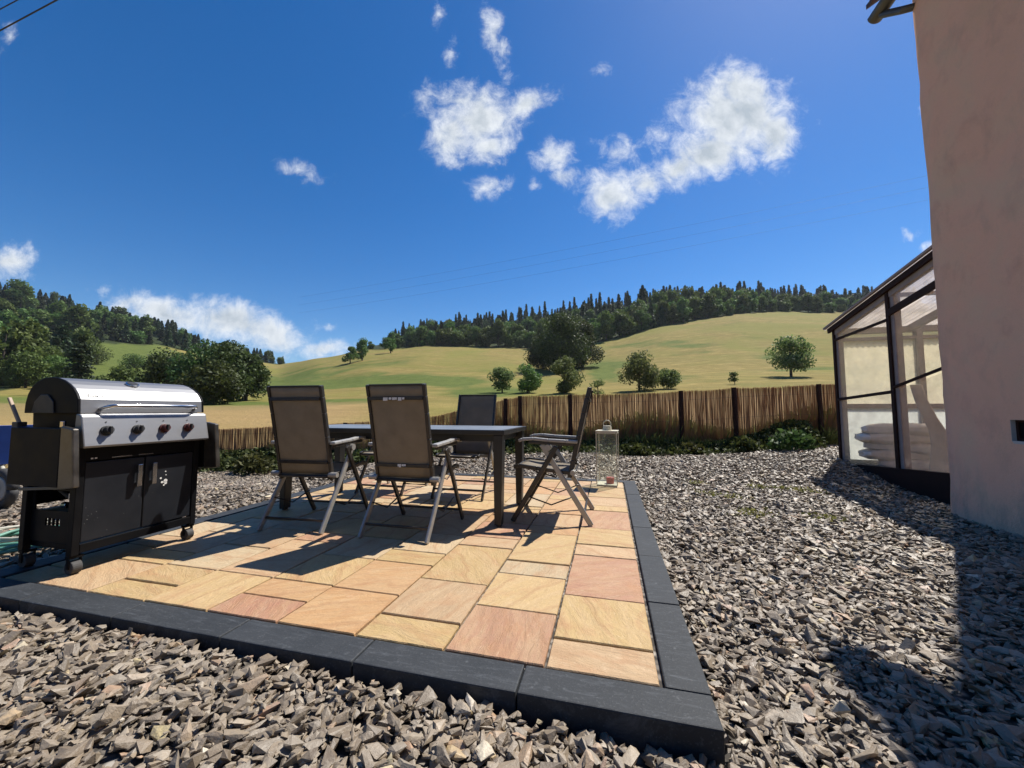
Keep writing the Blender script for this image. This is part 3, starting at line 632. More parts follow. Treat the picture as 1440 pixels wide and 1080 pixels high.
def lz(y): return 2.25+.2*(7.2-y)                                  # lean-to roof height (world y)
def build_leanto():
    X0, X1 = 3.5, 6.6; Y1 = 7.2
    t = thing('lean_to', 'glazed lean-to with dark brown frame built against the end of the house', 'conservatory', (0, 0, 0))
    def part(name, mb, mat, bevel=.004, parent=t, **k): return mb.build(name, mat, parent, bevel, **k)
    # posts on the glazed side: pale inner post with a dark outer strip
    for (ya, yb) in ((7.08, 7.17), (5.83, 5.93), (5.06, 5.13)):
        p = part('post', MB().box(X0+.012, X0+.09, ya, yb, .05, lz((ya+yb)/2)-.10), 'grey_wood')
        part('trim', MB().box(X0-.012, X0+.0105, yb-.045, yb+.012, .05, lz(yb)-.06), 'dark_wood', parent=p)
    for xx in (4.55, 5.6, X1-.1):
        part('post', MB().box(xx, xx+.08, Y1-.09, Y1, .05, lz(Y1)-.08), 'grey_wood')
    # rails, side
    for (a, b, w, h) in (((7.12, 1.07), (5.93, 1.135), .03, .04), ((7.12, 2.015), (5.93, 2.065), .03, .035), ((5.90, 1.19), (4.70, 1.45), .028, .03), ((5.90, 2.15), (4.70, 2.36), .03, .085), ((5.10, .9), (5.10, 1.0), .02, .02)):
        part('rail', MB().bar((X0-.001, a[0], a[1]), (X0-.001, b[0], b[1]), w, h), 'dark_wood', .003)
    pl = MB().add([(X0-.02, 7.2, -.10), (X0+.08, 7.2, -.10), (X0+.08, 4.68, -.25), (X0-.02, 4.68, -.25), (X0-.02, 7.2, .075), (X0+.08, 7.2, .075), (X0+.08, 4.68, .27), (X0-.02, 4.68, .27)],
                  [(3,2,1,0),(4,5,6,7),(0,1,5,4),(1,2,6,5),(2,3,7,6),(3,0,4,7)])
    part('plinth', pl, 'dark_wood')
    rk = MB().bar((X0-.02, 7.26, lz(7.26)-.055), (X0-.02, 4.68, lz(4.68)-.055), .035, .075); part('rake_board', rk, 'dark_wood')
    rk2 = MB().bar((X0+.03, 7.17, lz(7.2)-.10), (X0+.03, 4.68, lz(4.68)-.10), .06, .12); part('rafter', rk2, 'grey_wood')
    for xx in (4.5, 5.5, 6.5): part('rafter', MB().bar((xx, 7.17, lz(7.2)-.10), (xx, 4.70, lz(4.7)-.10), .06, .10), 'grey_wood')
    for yy in (5.1, 6.1): part('purlin', MB().bar((X0+.07, yy, lz(yy)-.045), (X1, yy, lz(yy)-.045), .05, .05), 'grey_wood')
    # corrugated roof sheet
    n = 190; xs = np.linspace(X0-.06, X1+.05, n); V = []; F = []
    for k_, dz in ((0, .012), (1, 0)):
        for y in (7.34, 4.67):
            for x in xs: V.append((x, y, lz(y)+.012*math.sin(x*2*math.pi/.076)+dz))
    for j in range(n-1):
        F += [(j, j+1, n+j+1, n+j), (2*n+j, 3*n+j, 3*n+j+1, 2*n+j+1), (j, 2*n+j, 2*n+j+1, j+1), (n+j, n+j+1, 3*n+j+1, 3*n+j)]
    F += [(0, n, 3*n, 2*n), (n-1, 3*n-1, 4*n-1, 2*n-1)]
    part('roof_sheet', MB().add(V, F), 'poly', 0)
    part('edge_strip', MB().bar((X0-.045, 7.33, lz(7.33)+.012), (X0-.045, 4.67, lz(4.67)+.012), .035, .03), 'grey_wood', .003)
    # side panes
    for (ya, yb, za, zb, zc, zd) in ((7.08, 5.93, .09, .16, 1.05, 1.115), (7.08, 5.93, 1.09, 1.155, 1.995, 2.045), (7.08, 5.93, 2.035, 2.085, 2.14, 2.36), (5.83, 5.13, .185, .235, 1.17, 1.32), (5.83, 5.13, 1.21, 1.36, 2.11, 2.235), (5.83, 5.13, 2.2, 2.33, 2.39, 2.53)):
        m = MB().add([(X0+.020, ya, za), (X0+.020, yb, zb), (X0+.020, yb, zd), (X0+.020, ya, zc), (X0+.024, ya, za), (X0+.024, yb, zb), (X0+.024, yb, zd), (X0+.024, ya, zc)], [(0,1,2,3),(7,6,5,4),(0,4,5,1),(1,5,6,2),(2,6,7,3),(3,7,4,0)])
        part('pane', m, 'glass', 0)
    # front wall towards the fence: milky sheets below, cream sheets above
    part('front_plinth', MB().box(X0+.085, X1, Y1-.09, Y1, -.25, .10), 'dark_wood')
    for z, h in ((.93, .07), (1.99, .05), (2.10, .09)): part('front_rail', MB().box(X0+.085, X1, Y1-.086, Y1-.012, z, z+h), 'grey_wood')
    part('front_sheet', MB().box(X0+.08, X1, Y1-.05, Y1-.044, .10, .93), 'frosted_low', 0)
    part('front_sheet', MB().box(X0+.08, X1, Y1-.05, Y1-.044, 1.0, 1.99), 'frosted', 0)
    part('front_sheet', MB().box(X0+.08, X1, Y1-.05, Y1-.044, 2.04, 2.10), 'glass', 0)
    part('end_wall', MB().box(X1, X1+.08, 4.7, Y1, -.2, lz(Y1)-.1), 'pale_paint')
    part('floor', MB().box(X0+.085, X1, 4.69, Y1-.095, -.2, .06), 'concrete', 0)
    # contents stand on their own
    rnd = random.Random(4)
    def pillow(cx, cy, cz, lx, ly, h, rz, label):
        bm = bmesh.new(); bmesh.ops.create_cube(bm, size=1); bmesh.ops.subdivide_edges(bm, edges=bm.edges, cuts=9, use_grid_fill=True)
        sd_ = rnd.random()*30
        for v in bm.verts:
            x, y, z = v.co*2; ed = (1-x**4)*(1-y**4); zz = z*(.38+.62*ed**.4)
            q = mnoise.noise(Vector((x*1.6+sd_, y*1.6, z)))*.3+mnoise.noise(Vector((x*4+sd_, y*3, z*2)))*.05
            v.co = (x*lx/2*(1-.05*y*y)+q*.05, y*ly/2*(1-.05*x*x), (zz+q)*h/2)
        me = bpy.data.meshes.new('cushion'); bm.to_mesh(me); bm.free(); me.shade_smooth(); me.materials.append(M['cushion'])
        o = bpy.data.objects.new('cushion', me); COL.objects.link(o); o.location = (cx, cy, cz); o.rotation_euler = (rnd.uniform(-.05, .05), rnd.uniform(-.04, .04), rz)
        tag(o, label, 'cushion', 'cushions stacked inside the lean-to')
    pillow(4.20, 6.50, .155, 1.02, .62, .17, -.5, 'bottom cream cushion of the stack inside the lean-to, under all the others')
    pillow(4.02, 6.60, .275, .98, .60, .15, -.30, 'second lowest cream cushion of the stack inside the lean-to, long and flat')
    pillow(4.10, 6.52, .395, 1.10, .58, .16, -.62, 'middle cream cushion of the stack inside the lean-to, jutting out to the right')
    pillow(3.90, 6.60, .515, .84, .58, .15, -.36, 'cream cushion just under the top one of the stack inside the lean-to')
    pillow(3.93, 6.55, .630, .80, .52, .16, -.58, 'topmost cream cushion of the stack inside the lean-to')
    # curved board: outline in a plane facing the glass, given a thickness
    cpts = [(-.10, 1.16, .085), (-.06, .95, .09), (.0, .74, .10), (.055, .58, .115), (.075, .40, .13), (.065, .22, .145), (.045, .0, .16)]
    m = MB(); L_ = []; Rr = []
    for x, z, w in cpts: L_.append((x-w*.55, z)); Rr.append((x+w*.75, z))
    out = L_+Rr[::-1]; out = [(x, z) for x, z in out]
    m.prism(out, -.03, .03); o = m.build('curved_board', 'board', bevel=.012); o.location = (3.90, 6.0, .07); o.rotation_euler = (0, 0, R(-35))
    tag(o, 'tall pale curved wooden board standing behind the lean-to glass beside the cushions', 'board')
build_leanto()

# ------------------------------------------------------------------ fence, weeds
def build_fence(name, label, pts, tops, posts):
    t = thing(name, label, 'fence', (pts[0][0], pts[0][1], 0)); ox, oy = pts[0]
    seglen = [math.dist(a, b) for a, b in zip(pts, pts[1:])]; cum = [0]+list(np.cumsum(seglen))
    def at(s):
        x = np.interp(s, cum, [p[0] for p in pts]); y = np.interp(s, cum, [p[1] for p in pts]); return float(x), float(y), float(np.interp(s, cum, tops))
    edges = [0]+[p for p in posts if 0.3 < p < cum[-1]-.3]+[cum[-1]]
    for a, b in zip(edges, edges[1:]):
        V = []; F = []; s = a+.02
        while s < b-.01:
            x, y, zt = at(s); zb = gz(x, y)-.12; r = RNG.uniform(.0016, .0032); dx = RNG.normal(0, .012); dy = RNG.normal(0, .009)
            zt += RNG.normal(0, .012)+.02*mnoise.noise(Vector((s*1.5, 0, 3)))+.03*math.sin((s-a)/(b-a)*math.pi)*-1*.6
            k = len(V)
            for zz, ex in ((zb, 0), (zt, dx)):
                for q in range(3): V.append((x-ox+ex+r*math.cos(q*2.094), y-oy+dy+r*math.sin(q*2.094), zz))
            F += [(k, k+1, k+4, k+3), (k+1, k+2, k+5, k+4), (k+2, k, k+3, k+5)]
            s += RNG.uniform(.0015, .0032)
        m = MB(); m.v = V; m.f = F; pn = m.build('reed_panel', 'reed', t)
        w = MB()
        for fz in (.15, .5, .85):
            pts3 = []
            for s in np.linspace(a, b, max(3, int((b-a)/.25))):
                x, y, zt = at(s); zb = gz(x, y); pts3.append((x-ox, y-oy-.012, zb+(zt-zb)*fz))
            w.tube(pts3, .0025, 4)
        w.build('wire', 'zinc', pn)
    for s in posts:
        x, y, zt = at(s); zb = gz(x, y)
        m = MB(); lean = RNG.normal(0, .012)
        m.tube([(x-ox, y-oy-.055, zb-.2), (x-ox+lean*.5, y-oy-.055, zb+.5), (x-ox+lean, y-oy-.055, zt+RNG.uniform(.0, .035))], [.05, .048, .045], 10)
        m.build('post', 'dark_wood', t, smooth=False)
build_fence('reed_fence', 'brown reed screen fence on dark posts behind the lantern and gravel', FEN_R, [1.20, 1.30, 1.37, 1.44, 1.52], [0.0, 1.05, 3.42, 4.55, 6.28, 7.6])
build_fence('reed_fence', 'weathered reed screen fence dropping away to the left behind the table', FEN_L, [1.20, .98, .72, .58, .49, .44], [.35, 1.3, 2.6, 4.2, 5.6, 7.2, 9])

def leaf_quads(C, size, elong=1.5, up=None, nrm=None):
    """C centres (n,3) -> V, F of randomly turned leaf-shaped quads"""
    n = len(C); a = RNG.normal(size=(n, 3)); 
    if up is not None: a = a*.35+np.array(up)
    a /= np.linalg.norm(a, axis=1)[:, None]; b = RNG.normal(size=(n, 3))
    if nrm is not None:
        nn = nrm+RNG.normal(0, .55, size=(n, 3)); b = np.cross(nn, a)
    b -= a*(a*b).sum(1)[:, None]; b /= np.linalg.norm(b, axis=1)[:, None]+1e-9
    s = (np.asarray(size)*RNG.uniform(.6, 1.4, n))[:, None]; A = a*s*elong/2; B = b*s/2
    V = np.stack([C-A, C+B*1.0-A*.1, C+A, C-B*1.0-A*.1], 1).reshape(-1, 3); F = np.arange(n*4).reshape(-1, 4); return V, F

def build_weeds():
    # leafy growth along the foot of the fence: uncountable
    n = 34000; x = RNG.uniform(-9, 4.0, n); h = .13+.09*(np.sin(x*2.3)+np.sin(x*5.1+1)+2)/4+.16*sstep(-x, 2.6, 4.5)+.18*sstep(x, 2.6, 3.6)
    dpt = RNG.exponential(.20, n).clip(0, .75); y = fence_y(x)-.08-dpt
    z = gz(x, y)+RNG.random(n)**1.3*h*np.clip(1.15-dpt, .15, 1)*1.3
    V, F = leaf_quads(np.stack([x, y, z], -1), np.full(n, .045), 1.7)
    o = np_mesh('ground_cover', V, F, 'weed'); tag(o, 'dark green weeds creeping along the foot of the reed fence', 'weeds', kind='stuff')
    # thin grass standing against the reeds
    n = 26000; x = RNG.uniform(-8.5, 4.6, n); y = fence_y(x)+(fr_ := np.where(RNG.random(n) < .86, .05+RNG.random(n)*.35, -.06-RNG.random(n)*.2)); L_ = np.where(fr_ > 0, RNG.uniform(.25, .85, n), RNG.uniform(.12, .42, n))*(.8+.3*np.sin(x*1.7))
    bx = RNG.normal(0, .10, n); by = RNG.normal(-.02, .07, n); z = gz(x, y); w = RNG.uniform(.003, .006, n)
    V = np.stack([np.stack([x-w, y, z], -1), np.stack([x+w, y, z], -1), np.stack([x+bx*.4+w*.7, y+by*.4, z+L_*.6], -1), np.stack([x+bx, y+by, z+L_], -1)], 1).reshape(-1, 3)
    o = np_mesh('long_grass', V, np.arange(n*4).reshape(-1, 4), 'grass'); tag(o, 'thin green grass standing against the reed fence', 'grass', kind='stuff')
    # single weeds one can point at
    spots = [(-6.9, 6.25, .42, .34, 'leafy green weed clump beside the grill at the left end of the fence'), (-5.9, 6.55, .38, .32, 'bushy weed between the grill and the nearest chair backs'),
             (-4.9, 6.9, .34, .30, 'low bushy weed seen left of the chairs at the gravel edge'), (2.55, 8.55, .30, .26, 'weed clump with upright leaves by the fence post near the lean-to'),
             (3.25, 8.2, .40, .34, 'tallest leafy weed at the front corner of the lean-to'), (.5, 8.0, .22, .24, 'small dark weed at the fence foot behind the lantern'), (1.55, 8.35, .22, .26, 'small pale weed by the middle fence post')]
    for (x, y, h, w, lab) in spots:
        n = 420; th = RNG.uniform(0, 6.28, n); rr = np.sqrt(RNG.random(n))*w; zz = RNG.random(n)**.8*h*(1-.5*(rr/w)**2)
        C = np.stack([rr*np.cos(th), rr*np.sin(th), zz], -1); V, F = leaf_quads(C, np.full(n, .06), 1.8)
        t = thing('weed_plant', lab, 'plant', (x, y, float(gz(x, y))), 0, 'weeds at the fence')
        np_mesh('leaves', V, F, 'weed', t)
        st = MB()
        for q in range(7):
            a = q*.9; st.tube([(0, 0, 0), (math.cos(a)*w*.3, math.sin(a)*w*.3, h*.5), (math.cos(a)*w*.6, math.sin(a)*w*.6, h*.85)], .004, 4)
        st.build('stem', 'weed', t)
    # sprigs of green in the gravel
    n = 520; k = RNG.integers(0, 9, n); cx = RNG.uniform(.9, 2.6, 9); cy = RNG.uniform(4.1, 5.6, 9)
    C = np.stack([cx[k]+RNG.normal(0, .09, n), cy[k]+RNG.normal(0, .07, n), np.zeros(n)], -1); C[:, 2] = gz(C[:, 0], C[:, 1])+RNG.uniform(0, .03, n)
    V, F = leaf_quads(C, np.full(n, .02), 1.8); o = np_mesh('gravel_sprigs', V, F, 'grass'); tag(o, 'sparse green sprigs growing through the gravel', 'weeds', kind='stuff')
build_weeds()


# ------------------------------------------------------------------ trees
def crown(h, w, n, leaf, lobes, base=.18, seed=1, flat=1.0, lr=(.15, .25)):
    """crown of leaf clumps spread over overlapping lobes; base = height where foliage starts, as a share of h"""
    rg = np.random.default_rng(seed); cs = []; rs = []
    for i in range(lobes):
        t = rg.random(); z = h*(base+(1-base)*(.12+.76*t)); R0 = w/2*(math.sin(math.pi*min(1, max(.08, .16+.80*t)))**.7)
        a = rg.uniform(0, 6.28); q = R0*math.sqrt(rg.random())*.72; cs.append((q*math.cos(a), q*math.sin(a), z)); rs.append(w*rg.uniform(*lr))
    cs = np.array(cs); rs = np.array(rs); k = rg.integers(0, lobes, n)
    d = rg.normal(size=(n, 3)); d /= np.linalg.norm(d, axis=1)[:, None]; rad = rs[k]*(rg.random(n)**.30)
    C = cs[k]+d*rad[:, None]*np.array([1.05, 1.05, .85*flat]); C += rg.normal(0, leaf*.3, (n, 3))
    C[:, 2] = np.maximum(C[:, 2], h*base*.6)
    return leaf_quads(C, np.full(n, leaf), 1.35, nrm=d)
def conifer(h, w, n, leaf, seed):
    rg = np.random.default_rng(seed); tiers = int(h*1.25); t = (rg.integers(0, tiers, n)+rg.random(n)*.35)/tiers; t = t**1.15*.97+.04
    a0 = rg.random(tiers*9)*6.28; az = a0[(t*tiers).astype(int)*8 % len(a0)]+rg.integers(0, 8, n)*.785+rg.normal(0, .16, n)
    tj = rg.uniform(.55, 1.25, tiers+4)[(t*tiers).astype(int)]; tj = np.where(t > .72, np.minimum(tj, .95), tj); prof = w/2*(1-t)**.75*(.6+.6*np.sin(az*2+t*47)**2)*tj; rr = prof*rg.random(n)**.55; z = h*t-rr*.38+rg.normal(0, leaf*.25, n)
    C = np.stack([rr*np.cos(az), rr*np.sin(az), np.maximum(z, .3)], -1); o = np.stack([np.cos(az), np.sin(az), np.full(n, -.35)], -1)
    return leaf_quads(C, np.full(n, leaf), 1.9, up=None, nrm=np.array([0, 0, 1.])+o*.3)
def trunk_mb(h, r, limbs, seed, w):
    rd = random.Random(seed); m = MB(); b = (rd.uniform(-.1, .1)*w*.3, rd.uniform(-.1, .1)*w*.3)
    m.tube([(0, 0, -.6), (b[0]*.3, b[1]*.3, h*.3), (b[0], b[1], h*.6), (b[0]*1.3, b[1]*1.3, h*.86)], [r*1.25, r, r*.6, r*.15], 8)
    for i in range(limbs):
        a = i*2.4+rd.random(); z0 = h*rd.uniform(.22, .5); z1 = z0+h*rd.uniform(.15, .32); q = w*rd.uniform(.22, .38)
        m.tube([(b[0]*.5, b[1]*.5, z0), (math.cos(a)*q*.5, math.sin(a)*q*.5, z0+(z1-z0)*.45), (math.cos(a)*q, math.sin(a)*q, z1)], [r*.5, r*.35, r*.08], 6)
    return m
def join_mesh(name, V, F, mat, tb):
    o = np_mesh(name, V, F, mat); me = o.data; bm = bmesh.new(); bm.from_mesh(me); me.materials.append(M['trunk'])
    vs = [bm.verts.new(p) for p in tb.v]
    for f in tb.f:
        fc = bm.faces.new([vs[i] for i in f]); fc.material_index = 1
    bm.to_mesh(me); bm.free(); bpy.data.objects.remove(o); return me

def place_single(px, D, h, w, lab, kind='orchard', n=4200, leaf=.24, lobes=16, base=.14, group=None, trunkr=None, name='field_tree', cat='tree', seed=None, sink=0.0, lr=(.15, .25)):
    x, y, z = land(px, D); seed = seed or int(px*7+D); t = thing(name, lab, cat, (x, y, z-sink), random.uniform(0, 6), group)
    V, F = crown(h, w, n, leaf, lobes, base, seed, 1.0, lr); np_mesh('crown', V, F, kind, t)
    trunk_mb(h, trunkr or h*.028, 5, seed, w).build('trunk', 'trunk', t); return t
def build_single_trees():
    g = 'trees standing in the meadow'
    place_single(1114, 70, 7.0, 9.0, 'round tree with a bare short trunk standing alone on the slope near the lean-to', n=5200, leaf=.26, base=.22, group=g, seed=11)
    place_single(899, 56, 5.4, 6.8, 'round fruit tree low on the slope, larger of a touching pair', n=5200, leaf=.22, base=.02, group=g, seed=21)
    place_single(940, 57, 3.0, 4.2, 'small low tree touching the right side of a larger round one', n=2600, leaf=.2, base=.08, group=g, seed=33)
    place_single(1034, 60, 1.9, 1.9, 'tiny dark sapling alone on the open yellow slope', n=700, leaf=.16, base=.05, lobes=7, group=g, seed=41, name='sapling')
    place_single(841, 45, 2.4, 2.0, 'thin yellow-green sapling showing just above the fence behind the end chair', n=420, leaf=.15, base=.05, lobes=7, group=g, seed=42, name='sapling')
    place_single(793, 56, 5.2, 5.6, 'grey-green bushy tree just above the fence in front of the big dark clump', n=5200, leaf=.2, base=.01, group=g, seed=51)
    place_single(742, 58, 4.2, 4.4, 'dark green bush beside a lighter one above the fence corner', n=3600, leaf=.2, base=.05, kind='leaf', group=g, seed=61)
    place_single(706, 60, 4.0, 4.6, 'light yellow-green bush above the fence corner', n=3000, leaf=.2, base=.05, group=g, seed=62)
    b = 'big broadleaf trees of the clump in the meadow dip'
    place_single(790, 120, 17.5, 18, 'largest dark broadleaf tree of the clump in the meadow dip', 'leaf_dark', 15000, .42, 34, .0, b, seed=71, lr=(.19, .28))
    place_single(820, 125, 15, 13, 'right-hand broadleaf tree of the big dark clump, next to the yellow slope', 'leaf_dark', 9000, .42, 26, .0, b, seed=72, lr=(.19, .28))
    place_single(764, 128, 12, 11, 'lower left shoulder tree of the big dark clump in the meadow dip', 'leaf_dark', 6000, .42, 20, .0, b, seed=73, lr=(.2, .3))
    c = 'small trees on the left crest of the meadow'
    place_single(491, 165, 7.5, 7.0, 'dark bushy tree on the left shoulder of the meadow, lower of a touching pair', 'leaf', 2600, .38, 12, .03, c, seed=81)
    place_single(508, 172, 10.0, 7.5, 'taller dark tree of a touching pair on the left shoulder of the meadow', 'leaf', 3000, .38, 14, .04, c, seed=82)
    place_single(548, 205, 9.5, 7.0, 'single small tree just in front of the left end of the wood', 'leaf', 2600, .42, 12, .06, c, seed=83)
    e = 'broadleaf trees of the dark copse behind the grill'
    for px, D, h, w, lab, s in ((243, 62, 7.8, 9.5, 'leftmost broadleaf tree of the dark copse just above the grill lid', 91), (285, 58, 8.6, 10, 'broadleaf tree with a full dark crown above the right end of the grill lid', 92),
                                (322, 58, 9.2, 9.5, 'tallest broadleaf tree of the dark copse between grill and nearest chair', 93), (346, 60, 7.4, 6.4, 'rightmost broadleaf tree of the copse, beside the first chair back', 94), (300, 48, 5.0, 7.0, 'low leafy bush at the front foot of the copse above the grill', 95)):
        place_single(px, D, h, w, lab, 'leaf_dark', 6500, .28, 22, .01, e, seed=s)
    f = 'trees and bushes on the green left slope'
    for px, D, h, w, lab, s in ((186, 160, 5.0, 12, 'wide low bush in the middle of the green left clearing', 101), (210, 175, 4.0, 8, 'smaller bush just right of the wide one in the green clearing', 102), (232, 140, 4.0, 6, 'round bush at the lower right edge of the green clearing', 103),
                                (200, 80, 4.2, 8.0, 'low bush under the green clearing just above the grill lid', 105), (165, 78, 5.2, 8.0, 'bush under the green clearing left of the lid thermometer', 106), (132, 160, 8, 12, 'broad pale green tree at the left edge of the green clearing', 107)):
        place_single(px, D, h, w, lab, 'leaf', 2600, .34, 12, .02, f, seed=s)
    # dark fir standing in front
    x, y, z = land(110, 66); t = thing('conifer', 'dark spreading fir standing alone in front of the green left clearing', 'tree', (x, y, z), 1.0)
    V, F = conifer(10.8, 7.0, 3200, .34, 5); np_mesh('crown', V, F, 'needle', t); trunk_mb(10, .2, 0, 3, 2).build('trunk', 'trunk', t)
build_single_trees()

def build_woods():
    bl = []; cf = []
    for k in range(5):
        h = (15, 17, 14, 18, 12)[k]; w = (12, 12, 11, 13, 10)[k]; V, F = crown(h, w, 3000, .75, 17, .02, 200+k); bl.append((join_mesh('broadleaf_tree', V, F, 'leaf', trunk_mb(h, .3, 2, k, w)), h))
    for k in range(5):
        h = (20, 22, 18, 21, 17)[k]; w = (10, 10.5, 9.5, 11.5, 10.5)[k]; V, F = conifer(h, w, 3000, .85, 300+k); cf.append((join_mesh('conifer', V, F, 'needle', trunk_mb(h, .28, 0, k, 2)), h))
    rd = random.Random(12); cnt = [0, 0]
    def put(px, D, con, sc, lab, grp):
        x, y, z = land(px, D); me, h = rd.choice(cf if con else bl); o = bpy.data.objects.new('conifer' if con else 'broadleaf_tree', me); COL.objects.link(o)
        s = sc*rd.uniform(.78, 1.2)*(.86 if con else 1); o.location = (x, y, z-.5); o.scale = (s*rd.uniform(.9, 1.15),)*2+(s,); o.rotation_euler = (0, 0, rd.uniform(0, 6.28)); cnt[con] += 1
        tag(o, lab, 'tree', grp)
    LB = 'leafy broadleaf tree crowded into the wood along the ridge above the meadow'; LC = 'dark pointed conifer crowded into the wood along the ridge above the meadow'
    GB, GC = 'broadleaf trees in the ridge wood', 'conifers in the ridge wood'
    # front row of broadleaves along the meadow edge, then mixed rows rising behind
    px = 505.
    while px < 1265:
        D = float(wood_edge(px)); con = rd.random() < (.3 if px < 600 else .12); sc = .62 if px < 560 else (.95 if px < 1060 else .72)
        put(px, D+rd.uniform(0, 6), con, sc*(.8 if con else 1), LC if con else LB, GC if con else GB); px += rd.uniform(13, 20)
    for dd, pc, sc, step in ((12, .1, 1.0, 19), (30, .3, 1.0, 16), (54, .65, 1.0, 15), (84, .8, 1.0, 14)):
        px = 545.+rd.uniform(0, 10)+dd*.12
        while px < 1300:
            con = rd.random() < pc; D = float(wood_edge(px))+dd+rd.uniform(-9, 9)
            k = sc*(.78 if px < 600 else 1)*(1.12 if 900 < px < 1050 else 1)*(.85 if px > 1060 else 1)
            put(px, D, con, k*(rd.uniform(.75, 1.1) if con else .95), LC if con else LB, GC if con else GB); px += rd.uniform(.65, 1.35)*step
    LB2 = 'leafy broadleaf tree crowded into the wood covering the steep left hillside'; LC2 = 'dark conifer crowded into the wood covering the steep left hillside'
    GB2, GC2 = 'broadleaf trees in the left hillside wood', 'conifers in the left hillside wood'
    for dd, pc, sc, step in ((4, .25, .8, 22), (25, .5, .85, 20), (50, .65, .9, 18), (80, .75, .9, 16), (112, .8, .85, 14)):
        px = -130.
        while px < 398:
            D = float(left_edge(px))+dd*(1 if px > 100 else 2.4)+rd.uniform(-6, 6)
            if px > 340 and dd > 62: px += step; continue
            con = rd.random() < (pc if px < 200 else min(1, pc+.35)); put(px, D, con, sc*(.95 if con else 1.15)*(1 if px < 260 else .8), LC2 if con else LB2, GC2 if con else GB2); px += rd.uniform(.7, 1.3)*step*(200/max(120, D))**.3
    nb = []
    for k in range(3):
        h = (11, 13, 9.5)[k]; w = (10, 11, 9.5)[k]; V, F = crown(h, w, 6500, .36, 22, .02, 240+k); nb.append((join_mesh('broadleaf_tree', V, F, 'leaf', trunk_mb(h, .25, 3, k, w)), h))
    for k in range(54):                                              # lower left slope, close in
        near = k < 26; px = rd.uniform(-150, 96); D = rd.uniform(78, 120) if near else rd.uniform(115, 230); con = (not near) and rd.random() < .2
        keep = bl[:]
        if near: bl[:] = nb
        put(px, D, con, rd.uniform(.58, .82) if near else rd.uniform(.75, 1.0), LC2 if con else LB2, GC2 if con else GB2); bl[:] = keep
    # the far rows behind: too many to count, one mass
    tp = []
    for k in range(6): h = (22, 25, 20, 23, 19, 26)[k]; tp.append(conifer(h, (8.5, 9, 8, 10, 9, 8.5)[k], 1200, 1.15, 400+k))
    tb = [crown(15+k, 11+k, 900, 1.2, 14, .02, 440+k) for k in range(3)]
    Vs = []; Fs = []; off = 0
    for dd in (100, 118, 138, 160, 185):
        px = 555.+dd*.1
        while px < 1290:
            D = float(wood_edge(px))+dd+rd.uniform(-8, 8); x, y, z = land(px, D); V, F = rd.choice(tp) if rd.random() < .68 else rd.choice(tb); a = rd.uniform(0, 6.28); s = rd.uniform(.66, 1.0)*(.8 if px < 640 else 1)*(.92 if px > 1060 else 1)
            ca, sa = math.cos(a)*s, math.sin(a)*s; Vs.append(np.stack([V[:, 0]*ca-V[:, 1]*sa+x, V[:, 0]*sa+V[:, 1]*ca+y, V[:, 2]*s+z-.5], -1)); Fs.append(F+off); off += len(V); px += rd.uniform(6, 13)
    o = np_mesh('distant_woodland', np.concatenate(Vs), np.concatenate(Fs), 'needle'); tag(o, 'dense dark conifers massed behind the ridge wood', 'woodland', kind='stuff')
build_woods()

